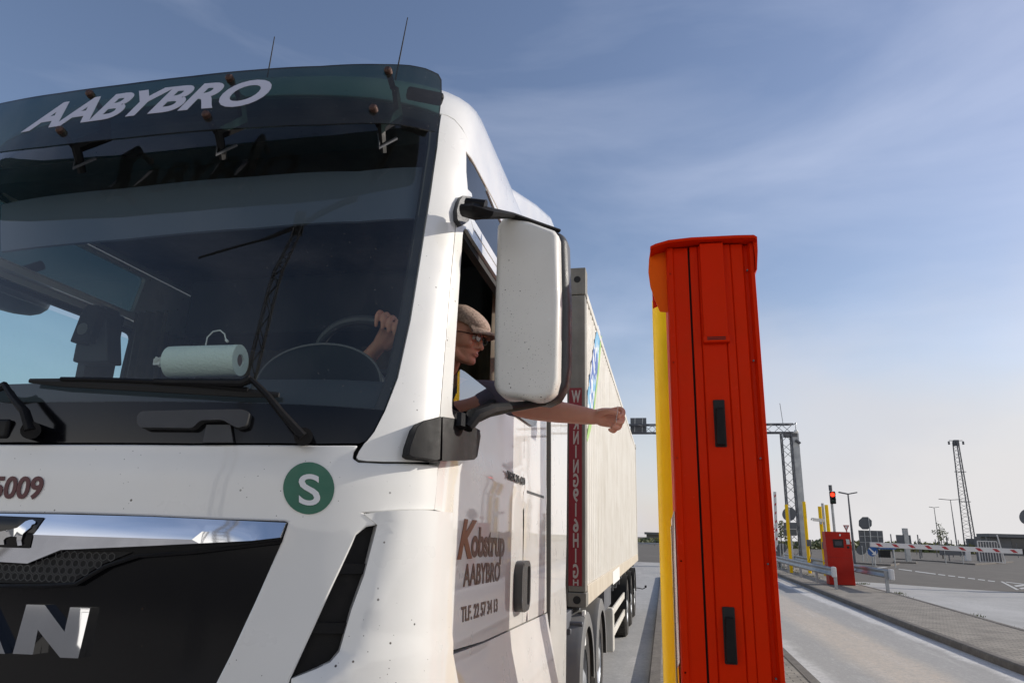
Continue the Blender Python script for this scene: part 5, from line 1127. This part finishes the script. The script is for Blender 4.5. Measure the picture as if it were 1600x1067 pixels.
# guard rails
def guardrail(name, pts, label, post_xy, top=.75, group='guard rails on the islands', flip=-1, endplate=True, base=ISL):
    e = thing(name, (pts[0][0], pts[0][1], base), label, 'guard rail', group)
    P = [Vector((p[0], p[1])) for p in pts]; prof = [(0, 0), (.035, -.03), (.08, -.03), (.11, .012), (.155, .03), (.20, .012), (.23, -.03), (.275, -.03), (.31, 0)]
    vs = []; k = len(prof)
    for i, p in enumerate(P):
        d = (P[min(i+1, len(P)-1)]-P[max(i-1, 0)]).normalized(); n = Vector((d.y, -d.x))
        for h, o in prof: vs.append((p.x-n.x*o*flip, p.y-n.y*o*flip, base+top-.31+h-.0))
    mb = MB(); mb.add(vs, [(i*k+j, i*k+j+1, (i+1)*k+j+1, (i+1)*k+j) for i in range(len(P)-1) for j in range(k-1)])
    o = mb.build('rail_beam', M['steel'], e, smooth=60); s = o.modifiers.new('s', 'SOLIDIFY'); s.thickness = .012
    for x, y in post_xy: MB().bb((x-.05, y-.035, base-.05), (x+.05, y+.035, base+top-.06)).build('post', M['steel'], e)
    if endplate:
        p = P[0]; d = (P[0]-P[1]).normalized(); MB().box((p.x+d.x*.03, p.y+d.y*.03, base+top-.16), (.13, .26, .36), rot=atan2(d.y, d.x)+pi/2).build('end_plate', M['barrier_white'], e, bevel=.03)
    return e
b0 = G(1302.8, 920, ISL)
guardrail('guard_rail', [(b0[0]+.02, b0[1]-.15), (b0[0]+.06, 32), (b0[0]+.25, 38), (b0[0]+.5, 44), (b0[0]+.8, 52)], 'galvanised guard rail along the lane side of the far island, nearest to the lane', [(b0[0]+.09, b0[1]), (b0[0]+.16, 31.4), (b0[0]+.28, 35.6), (b0[0]+.45, 40), (b0[0]+.65, 45)])
b1 = G(1383.5, 925, ISL)
guardrail('guard_rail', [(b1[0]+.22, b1[1]-.1), (b1[0]+.25, 32), (b1[0]+.4, 38), (b1[0]+.6, 46), (b1[0]+.9, 54)], 'weathered guard rail on the outer side of the far island, right of the red terminal', [(b1[0]+.1, b1[1]+.05), (b1[0]+.15, 32), (b1[0]+.3, 37), (b1[0]+.45, 42)])
# traffic light
lt = PY(1297.5, 762, 41.5); tl = thing('traffic_light', (lt[0], 41.5, ISL), 'traffic light showing red above the small red terminal', 'traffic light')
MB().tube([(lt[0], 41.5, ISL), (lt[0], 41.5, lt[2]-.15)], .07, 12).build('pole', M['steel'], tl); MB().cyl((lt[0], 41.5, lt[2]), .09, .3, 12).build('top_cap', M['steel_dark'], tl)
a, b = PY(1295.5, 767.5, 41.4), PY(1306, 787, 41.4)
hs = MB().bb((a[0], 41.25, b[2]), (b[0], 41.45, a[2])).build('housing', M['rubber'], tl, bevel=.03)
c = PY(1300.8, 772.5, 41.2); MB().lathe([(.001, -.03), (.09, -.02), (.115, 0)], c, 'Y', 20).build('red_lens', M['lamp_red'], hs)
c2 = PY(1301.5, 781.5, 41.2); MB().lathe([(.001, -.03), (.09, -.02), (.115, 0)], c2, 'Y', 20).build('dark_lens', mat('unlit_lens', (.01, .03, .03), .2), hs)
for cc in (c, c2):
    vs = []
    for j in range(13):
        t_ = pi*j/12; vs += [(cc[0]+.13*cos(t_), 41.24, cc[2]+.13*sin(t_)), (cc[0]+.13*cos(t_), 41.02, cc[2]+.02+.12*sin(t_))]
    MB().add(vs, [(2*j, 2*j+2, 2*j+3, 2*j+1) for j in range(12)]).build('lens_hood', M['rubber'], hs)
# gantry over the lanes
GY = 49.5; gt = thing('sign_gantry', (8.6, GY, 0), 'tall grey lattice girder gantry spanning the lanes beyond the red ticket column', 'gantry')
zb_, zt2 = PY(1237, 677, GY)[2], PY(1237, 662, GY)[2]; xr_ = PY(1238, 664, GY)[0]
lattice(MB(), (xr_, GY, (zb_+zt2)/2), (-12.5, GY, (zb_+zt2)/2+.02), zt2-zb_-.08, .62, .045, .022, d=.6).build('lattice_beam', M['steel_dark'], gt)
xc_ = PY(1240, 680, GY)[0]
MB().bb((xc_-.17, GY-.2, 0), (xc_+.30, GY+.2, zb_)).build('leg', M['steel'], gt, bevel=.02)
lattice(MB(), (PY(1228, 680, GY+.0)[0], GY, zb_), (PY(1228, 680, GY)[0], GY, 0), .62, .55, .05, .02, up=(0, 1, 0)).build('lattice_leg', M['steel_dark'], gt)
lattice(MB(), (-12.2, GY, zb_), (-12.2, GY, 0), .62, .55, .05, .02, up=(0, 1, 0)).build('lattice_leg', M['steel_dark'], gt)
MB().bb((PY(1224, 676, GY)[0], GY-.25, zb_-.25), (xc_+.2, GY+.25, zb_)).build('bracket', M['steel_dark'], gt)
a = PY(1218.5, 630, GY); MB().tube([(a[0]+.1, GY, zt2), (a[0], GY, a[2])], .018, 5).build('antenna', M['steel_dark'], gt)
c = PY(1244, 674, GY-.3); e = thing('dome_camera', c, 'small dome camera hanging from the right end of the gantry beam', 'camera'); mb = MB(); ball(mb, c, .14); mb.build('dome', M['sticker'], e, smooth=60)
MB().tube([(xr_, GY-.1, zt2-.1), (xr_+.25, GY-.2, zt2+.05), (c[0], c[1], zt2-.1), (c[0], c[1], c[2]+.1)], .035, 8).build('arm', M['steel'], e)
c = PY(1247, 690, GY-.3); e = thing('floodlight', c, 'slanted grey floodlight on the gantry leg', 'lamp'); MB().box(c, (.36, .3, .14), ry=.75).build('lamp_head', M['steel_dark'], e, bevel=.03); MB().tube([c, (xc_+.2, GY, c[2]+.1)], .03, 6).build('arm', M['steel_dark'], e)
# overhead sign back on the beam
a, b = PY(984, 650, GY-.4), PY(1010, 675, GY-.4); e = thing('overhead_sign', ((a[0]+b[0])/2, GY-.4, b[2]), 'dark back of an overhead sign hanging on the gantry beam left of the yellow post', 'sign')
MB().bb((a[0], GY+.40, b[2]), (b[0], GY+.5, a[2])).build('panel', M['sign_back'], e)
mb = MB()
for u in (.25, .72): mb.bar((a[0]+(b[0]-a[0])*u, GY+.38, b[2]), (a[0]+(b[0]-a[0])*(u+.05), GY+.38, a[2]), .05)
mb.bar((a[0], GY+.38, (a[2]+b[2])/2), (b[0], GY+.38, (a[2]+b[2])/2), .04); mb.build('frame', M['steel'], e)
# backs of signs: round plates, square plates, octagon
def plate(name, pxs, Y, label, post=None, m='sign_back', cat='sign', base=0, ribs=0, group=None, th=.03):
    P = [PY(x, y, Y) for x, y in pxs]; cx = sum(p[0] for p in P)/len(P); e = thing(name, (cx, Y, base), label, cat, group)
    MB().prism(P, (0, th, 0)).build('plate', M[m], e, smooth=0)
    py_ = Y-.05 if m == 'sign_back' else Y+th+.06
    if post is not None:
        for x in post: MB().tube([(PY(x, pxs[0][1], Y)[0], py_, base), (PY(x, pxs[0][1], Y)[0], py_, max(p[2] for p in P)-.05)], .045, 8).build('post', M['steel'], e)
    if ribs:
        x0, x1 = min(p[0] for p in P), max(p[0] for p in P); z0, z1 = min(p[2] for p in P), max(p[2] for p in P); mb = MB()
        for k in range(1, ribs+1): mb.bar((x0+.05, Y-.03, z0+(z1-z0)*k/(ribs+1)), (x1-.05, Y-.03, z0+(z1-z0)*k/(ribs+1)), .05)
        mb.build('stiffener', M['steel'], e, smooth=0)
    return e
circ = lambda cx, cy, rx, ry=None, n=24: [(cx+rx*cos(2*pi*i/n), cy+(ry or rx)*sin(2*pi*i/n)) for i in range(n)]
plate('round_sign', circ(1233, 803, 10.8), 44.5, 'large round grey sign back crossed by the left yellow post and the gantry leg', [1233], base=ISL)
plate('square_sign', [(1224, 816), (1244.5, 816), (1245.5, 836.5), (1225, 836.5)], 44.4, 'dark square sign back under the round sign by the gantry', None, base=1.0, ribs=1)
plate('round_sign', circ(1221.5, 856, 8), 46, 'dark round sign back half hidden by the guard rail next to the red column', [1219, 1223], base=ISL)
plate('octagonal_sign', [(1352+11*cos(R(22.5+45*i)), 817+11*sin(R(22.5+45*i))*.95) for i in range(8)], 75, 'grey octagonal sign back on a post above the big board', [1358])
plate('sign_board', [(1341, 828), (1379, 829), (1381, 851), (1381, 856), (1344, 856)], 75.5, 'big grey rectangular sign back on posts below the octagonal sign', [1350, 1370], ribs=2)
plate('round_sign', circ(1346, 859, 8, 7.5), 70, 'grey round sign back on a thin post left of the blue arrow sign', [1347])
e = plate('arrow_sign', circ(1363.5, 861, 8, 7.8), 60, 'round blue sign with a white arrow pointing down right', [1366, 1362], m='blue_sign')
z_ = [PY(x, y, 59.96) for x, y in ((1357, 856.6), (1358.3, 855.4), (1366.6, 862.2), (1368.5, 859.6), (1369.5, 867), (1361.8, 866.4), (1364.6, 864.2))]; MB().prism(z_, (0, .01, 0)).build('arrow', M['white_plain'], e, smooth=0)
e = plate('name_board', [(1371, 853), (1401, 853), (1400.5, 858), (1372, 857.5)], 59, 'long low blue board with a white border to the right of the arrow sign', [1396], m='blue_sign')
MB().prism([PY(x, y, 58.98) for x, y in ((1374, 854.6), (1390, 854.8), (1390, 855.6), (1374, 855.4))], (0, .01, 0)).build('lettering', M['white_plain'], e, smooth=0)
plate('black_box', [(1375, 859), (1391, 859.3), (1392, 871), (1376, 870.6)], 62, 'black box under the long blue board', None, m='rubber', cat='box', th=.6)
tri = [(1317.2, 820), (1327, 820.2), (1322.6, 830.3)]; e = plate('yield_sign', tri, 52, 'small triangular give way sign with red border above the red terminal', [1322.5], m='red_sign')
cx_, cy_ = 1322.3, 823.2; MB().prism([PY(cx_+(x-cx_)*.55, cy_+(y-cy_)*.55, 51.97) for x, y in tri], (0, .01, 0)).build('centre', M['barrier_white'], e, smooth=0)
plate('round_sign', circ(1605, 807, 12), 30, 'dark round sign back cut by the right edge of the picture', [1606])
# raised barrier arms next to the column
def striped(name, a, b, w, label, n, Y0=None):
    e = thing(name, a, label, 'barrier', 'lane barriers'); a = Vector([float(q) for q in a]); b = Vector([float(q) for q in b]); d = (b-a)
    MB().tube([a, b], w*.7071, 4, up=(0, 1, 0)).build('arm', M['barrier_white'], e, bevel=.01)
    u = d.normalized(); v = Vector((0, -1, 0)).cross(u).normalized(); f_ = Vector((0, -w*.5-.004, 0))
    for k in range(n):
        p = a+d*((k+.5)/n); h = d/n*.15; MB().add([p-h*1.6+v*w*.3+f_, p-h*.2-v*w*.3+f_, p+h*1.6-v*w*.3+f_, p+h*.2+v*w*.3+f_], [(0, 1, 2, 3)]).build('stripe', M['red_sign'], e, smooth=0)
    return e
Yb = 48; a = PY(1214, 862, Yb); b = PY(1210.5, 768, Yb); striped('barrier', a, b, .16, 'raised red and white barrier arm standing upright beside the red column', 7)
MB().bb((a[0]-.2, Yb-.2, 0), (a[0]+.2, Yb+.2, 1.1)).build('cabinet', M['steel_dark'], bpy.data.objects['barrier'])
Yb = 33.5; a = PY(1360, 850.3, Yb); b = PY(1596, 861.5, Yb); e = striped('barrier', a, b, .20, 'long lowered barrier arm, white with red marks, across the concrete on the right', 9)
b2 = b+np.array([.9, 0, -.02]); MB().prism([(b[0]-.35, Yb-.06, b[2]+.06), (b[0]+.4, Yb-.06, b[2]-.25), (b2[0], Yb-.06, b2[2]-.25), (b2[0], Yb-.06, b2[2]+.1), (b[0]+.2, Yb-.06, b[2]+.13)], (0, .12, 0)).build('bracket', M['rubber'], e)
MB().bb((b2[0]-.2, Yb-.2, 0), (b2[0]+.25, Yb+.25, 1.75)).build('cabinet', M['barrier_white'], e, bevel=.03)
# posts and boxes on the back islands
def gpost(top, base, w, label, name='marker_post', m='steel', head=None):
    bq = G(*base); Y = bq[1]; t = PY(*top, Y); e = thing(name, (t[0], Y, 0), label, 'post'); MB().bb((t[0]-w/2, Y-w/2, 0), (t[0]+w/2, Y+w/2, t[2])).build('shaft', M[m], e, bevel=.02)
    if head: c = PY(*head, Y-.1); MB().box(c, (1.3, .1, .9)).build('panel', M['sign_back'], e)
    return e
gpost((1413.5, 825), (1420, 879), .42, 'thick grey post with a sloping white top behind the barrier arm', head=(1412, 843))
bpy_box = [PY(x, y, 97) for x, y in ((1411, 826), (1414, 823.5), (1418, 828), (1418, 831))]
gpost((1526.5, 838), (1532, 876), .55, 'dark post at the left end of the white barred gate', m='steel_dark')
gpost((1511, 861), (1513, 876), .55, 'short white and grey cabinet post under the barrier arm', m='barrier_white')
for px, Y, tp_ in ((1433.5, 92, 835), (1437, 110, 841), (1461, 118, 842), (1478.5, 86, 837), (1486, 120, 843), (1391.5, 100, 834), (1497, 130, 843), (1540, 110, 838)):
    t = PY(px, tp_, Y); o = MB().tube([(t[0], Y, 0), (t[0], Y, t[2])], .07, 6).build('fence_post', M['steel_dark'], None)
    tag(o, 'thin dark steel fence post behind the long barrier arm', 'post', 'thin fence posts beyond the barrier')
plate('grey_board', [(1467.5, 858.5), (1508, 860), (1508.5, 867.5), (1468.5, 867)], 78, 'long low grey board on legs under the barrier arm', [1475, 1502], m='sign_back')
def gate():
    Y = 86; a = PY(1532, 878, Y); b = PY(1571, 878, Y); z1 = PY(1533, 845, Y)[2]; e = thing('gate', (a[0], Y, 0), 'white framed gate of slanting upright bars under the right part of the barrier arm', 'gate')
    mb = MB().bar((a[0], Y, .12), (b[0], Y, .12), .09).bar((a[0], Y, z1), (b[0]-.6, Y, z1), .09).bar((a[0], Y, .1), (a[0], Y, z1), .1).bar((b[0], Y, .1), (b[0]-.4, Y, z1+.7), .1); mb.build('frame', M['barrier_white'], e, smooth=0)
    mb = MB()
    for k in range(1, 9): x = a[0]+(b[0]-a[0])*k/9; mb.bar((x, Y, .1), (x, Y, z1), .05)
    mb.build('bars', M['barrier_white'], e, smooth=0); MB().bb((a[0]+.1, Y+.5, .1), (b[0]-.1, Y+.6, z1-.1)).build('screen', M['steel_dark'], e)
gate()
def lamp(top, Y, label, arm=1.6):
    t = PY(*top, Y); e = thing('street_lamp', (t[0], Y, 0), label, 'street lamp', 'double headed street lamps'); r = .09
    MB().tube([(t[0], Y, 0), (t[0], Y, t[2])], [.13, .06], 8).build('pole', M['steel_dark'], e)
    for s in (-1, 1): MB().prism([(t[0], Y-.12, t[2]-.03), (t[0]+s*arm, Y-.15, t[2]+.12), (t[0]+s*arm, Y+.15, t[2]+.12), (t[0], Y+.12, t[2]-.03)], (0, 0, .1)).build('lamp_head', M['steel_dark'], e)
lamp((1325, 772), 67, 'slim double headed street lamp between the traffic light and the octagonal sign', .75); lamp((1485, 781), 150, 'taller double headed street lamp next to the lattice mast', 2); lamp((1459.5, 793), 175, 'distant small street lamp left of the lattice mast', 1)
for px, py, Y in ((1278, 826, 160), (1280.5, 830, 170)): 
    pass
def mast():
    Y = 190; t = PY(1493.5, 690, Y); b = PY(1519, 853, Y); e = thing('lattice_mast', (b[0], Y, 0), 'very tall lattice mast with floodlights at the top', 'mast')
    bx = t[0]+.0; mb = MB(); n = 30; H_ = t[2]; w0, w1 = 1.45, .7
    leg = lambda k, z: Vector((bx+(w0+(w1-w0)*z/H_)*cos(2*pi*k/3+.4), Y+(w0+(w1-w0)*z/H_)*sin(2*pi*k/3+.4), z))
    for k in range(3): mb.tube([leg(k, 0), leg(k, H_)], .14, 5)
    for i in range(n):
        for k in range(3): a_, b_ = (k, (k+1) % 3) if i % 2 else ((k+1) % 3, k); mb.tube([leg(a_, H_*i/n), leg(b_, H_*(i+1)/n)], .04, 4)
    mb.build('lattice', M['steel_dark'], e)
    for s in (-1, 1): MB().bar((bx, Y, H_+.2), (bx+s*1.5, Y, H_+.3), .14).box((bx+s*1.6, Y, H_-.3), (.35, .35, .8)).build('floodlight', M['steel_dark'], e)
    MB().bb((bx-.55, Y-.5, H_-1.0), (bx+.55, Y+.5, H_+.4)).build('head_frame', M['steel_dark'], e)
    for z in (H_*.45, H_*.72): MB().bb((bx-1.3, Y-.1, z), (bx+1.3, Y+.1, z+.15)).build('platform', M['steel_dark'], e)
    MB().bb((bx-1.2, Y-2, 0), (bx+3.4, Y-.5, 3.4)).build('equipment_box', M['sign_back'], e)
mast()
def building(name, x0, x1, Y, h, d, label):
    e = thing(name, (x0, Y, 0), label, 'building'); MB().bb((x0, Y, 0), (x1, Y+d, h-.7)).build('wall', M['bldg'], e, smooth=0); MB().bb((x0-.6, Y-1.2, h-.7), (x1+.6, Y+d, h)).build('roof', M['bldg'], e, smooth=0)
    k = 0; x = x0+4
    while x < x1-3:
        m_ = ['bldg_glass', 'bldg_glass', 'bldg_red', 'bldg_glass', 'bldg_red'][k % 5]; MB().bb((x, Y-.06, .3), (x+2.6, Y+.02, h-1.0)).build('window' if m_ != 'bldg_red' else 'door', M[m_], e, smooth=0); x += 3.4; k += 1
X0 = PY(1536, 850, 172)[0]; building('low_building', X0+1.5, X0+75, 172, 4.4, 5, 'long low grey building with dark windows and red doors at the right edge')
a = PY(1010, 834, 235); building('small_house', a[0], a[0]+6, 235, 3.2, 6, 'small dark building far behind the end of the left lane')
# far crash barrier and fence at the end of the left lane
e = guardrail('crash_barrier', [(-26, 132), (-14, 130), (-3, 131), (6, 134), (16, 140)], 'low crash barrier across the far end of the left lane', [(-20, 131), (-14, 130.2), (-9, 130.6), (-4, 131.2), (1, 132.5), (6, 134.2)], endplate=False, group=None, base=0)
def fence(xa, xb, Y, h, label):
    e = thing('mesh_fence', ((xa+xb)/2, Y, 0), label, 'fence'); x = xa
    while x <= xb+.01: MB().tube([(x, Y, 0), (x, Y, h)], .05, 5).build('post', M['steel_dark'], e); x += 4.
    mb = MB()
    for z in np.linspace(.3, h-.1, 5): mb.tube([(xa, Y, z), (xb, Y, z)], .012, 3)
    mb.build('wires', M['steel_dark'], e)
fence(-22, 10, 150, 2.6, 'thin wire fence beyond the crash barrier at the end of the left lane'); fence(36, 68, 140, 2.4, 'thin wire fence far behind the lowered barrier arm')
# shrubs, small trees and the far wood
def tree(name, px, py_top, Y, label, crown, th, seed, n=260):
    t = PY(px, py_top, Y); rnd = random.Random(seed); e = thing(name, (t[0], Y, 0), label, 'tree' if name.endswith('tree') else 'shrub'); mb = MB(); h = t[2]
    if th: MB().tube([(t[0], Y, 0), (t[0]+.1, Y, h*.6), (t[0], Y, h*.92)], [th, th*.6, th*.3], 6).build('trunk', M['bark'], e)
    cl = [(rnd.gauss(0, .45), rnd.gauss(0, .45), rnd.uniform(-.9, .9)) for _ in range(9)]
    for k in range(n):
        c = rnd.choice(cl); q = [c[i]+rnd.gauss(0, .18) for i in range(3)]; p = (t[0]+q[0]*crown[0], Y+q[1]*crown[0], h-crown[1]+q[2]*crown[1]); s = rnd.uniform(.5, 1.2)*crown[2]
        u = Vector((rnd.gauss(0, 1), rnd.gauss(0, 1), rnd.gauss(0, 1))).normalized()*s; v = u.orthogonal().normalized()*s*.6
        mb.add([Vector(p)-u, Vector(p)+v, Vector(p)+u, Vector(p)-v], [(0, 1, 2, 3)])
    mb.build('crown', M['leaf'], e, smooth=0)
tree('young_tree', 1466, 816, 105, 'small thin young tree in front of the distant lamp', (.7, 1.1, .15), .08, 1, 150); tree('young_tree', 1470.5, 824, 104, 'shorter young tree right next to the thin young tree', (.5, .8, .14), .06, 2, 110)
tree('young_tree', 1217.5, 812, 95, 'small young tree seen between the red column and the gantry leg', (.8, 1.6, .2), .08, 3)
def hedge():
    rnd = random.Random(9); mb = MB()
    for k in range(5200):
        x = rnd.uniform(-30, 175); y = 180+rnd.gauss(0, 3)+max(0, (x-30)*.25); h = (1.3+.8*sin(x*.21)+.6*sin(x*.067+1)+.35*sin(x*.9))*rnd.random()**.7
        s = rnd.uniform(.25, .6); u = Vector((rnd.gauss(0, 1), rnd.gauss(0, 1), rnd.gauss(0, 1))).normalized()*s; v = u.orthogonal().normalized()*s*.7; p = Vector((x, y, max(.05, h)))
        mb.add([p-u, p+v, p+u, p-v], [(0, 1, 2, 3)])
    mb.build('scrub', M['leaf'], smooth=0, kind='stuff')
hedge()
# weeds along the kerbs
def weeds():
    rnd = random.Random(4); mb = MB()
    spots = [G(1348+rnd.gauss(0, 3), 912.5+rnd.gauss(0, .6), 0) for _ in range(5)]+[G(1403+rnd.gauss(0, 3), 928+rnd.gauss(0, .8), 0) for _ in range(6)]+[G(x, y, 0) for x, y in ((1421, 934), (1524, 962), (1530, 964), (1596, 984))]+[(7.0+rnd.uniform(-.6, .4), rnd.uniform(34, 50), .12) for _ in range(10)]
    for s in spots:
        for k in range(12):
            a = rnd.uniform(0, 2*pi); l = rnd.uniform(.03, .10); w = .01; x, y = s[0]+rnd.gauss(0, .09), s[1]+rnd.gauss(0, .12)
            mb.add([(x-w, y, s[2]), (x+w, y, s[2]), (x+cos(a)*l*.6, y+sin(a)*l*.6, s[2]+l)], [(0, 1, 2)])
    mb.build('weeds', M['grass'], smooth=0, kind='stuff')
weeds()
# what stands behind the camera and shows in the windscreen, the chrome and the black grille
def behind():
    e = thing('lattice_mast', (-4.9, -14.0, 0), 'tall lattice mast with two long arms, mirrored in the windscreen', 'mast'); b = (-4.9, -14.0)
    lattice(MB(), (b[0], b[1], 0), (b[0], b[1], 21.5), .75, .6, .075, .032, up=(0, 1, 0)).build('lattice', M['steel_dark'], e)
    MB().tube([(b[0]-9, b[1]-1, 19.0), (b[0], b[1], 21.3), (b[0]+7, b[1]+1, 23.2)], .16, 8).build('arm', M['steel_dark'], e); MB().box((b[0], b[1], 21.3), (1.2, 1.2, .5)).build('head', M['steel_dark'], e, bevel=.05)
    building('long_building', -58, 30, -46, 5.5, 3, 'long low grey building behind the camera, mirrored in the chrome letters')
    fe = thing('mesh_fence', (-12, -30, 0), 'wire fence behind the camera, mirrored in the chrome letters', 'fence')
    for x in range(-42, 24, 3): MB().tube([(x, -30, 0), (x, -30, 2.2)], .04, 5).build('post', M['steel_dark'], fe)
    mb = MB()
    for z in np.linspace(.1, 2.1, 8): mb.tube([(-42, -30, z), (24, -30, z)], .01, 3)
    mb.build('wires', M['steel_dark'], fe)
behind()
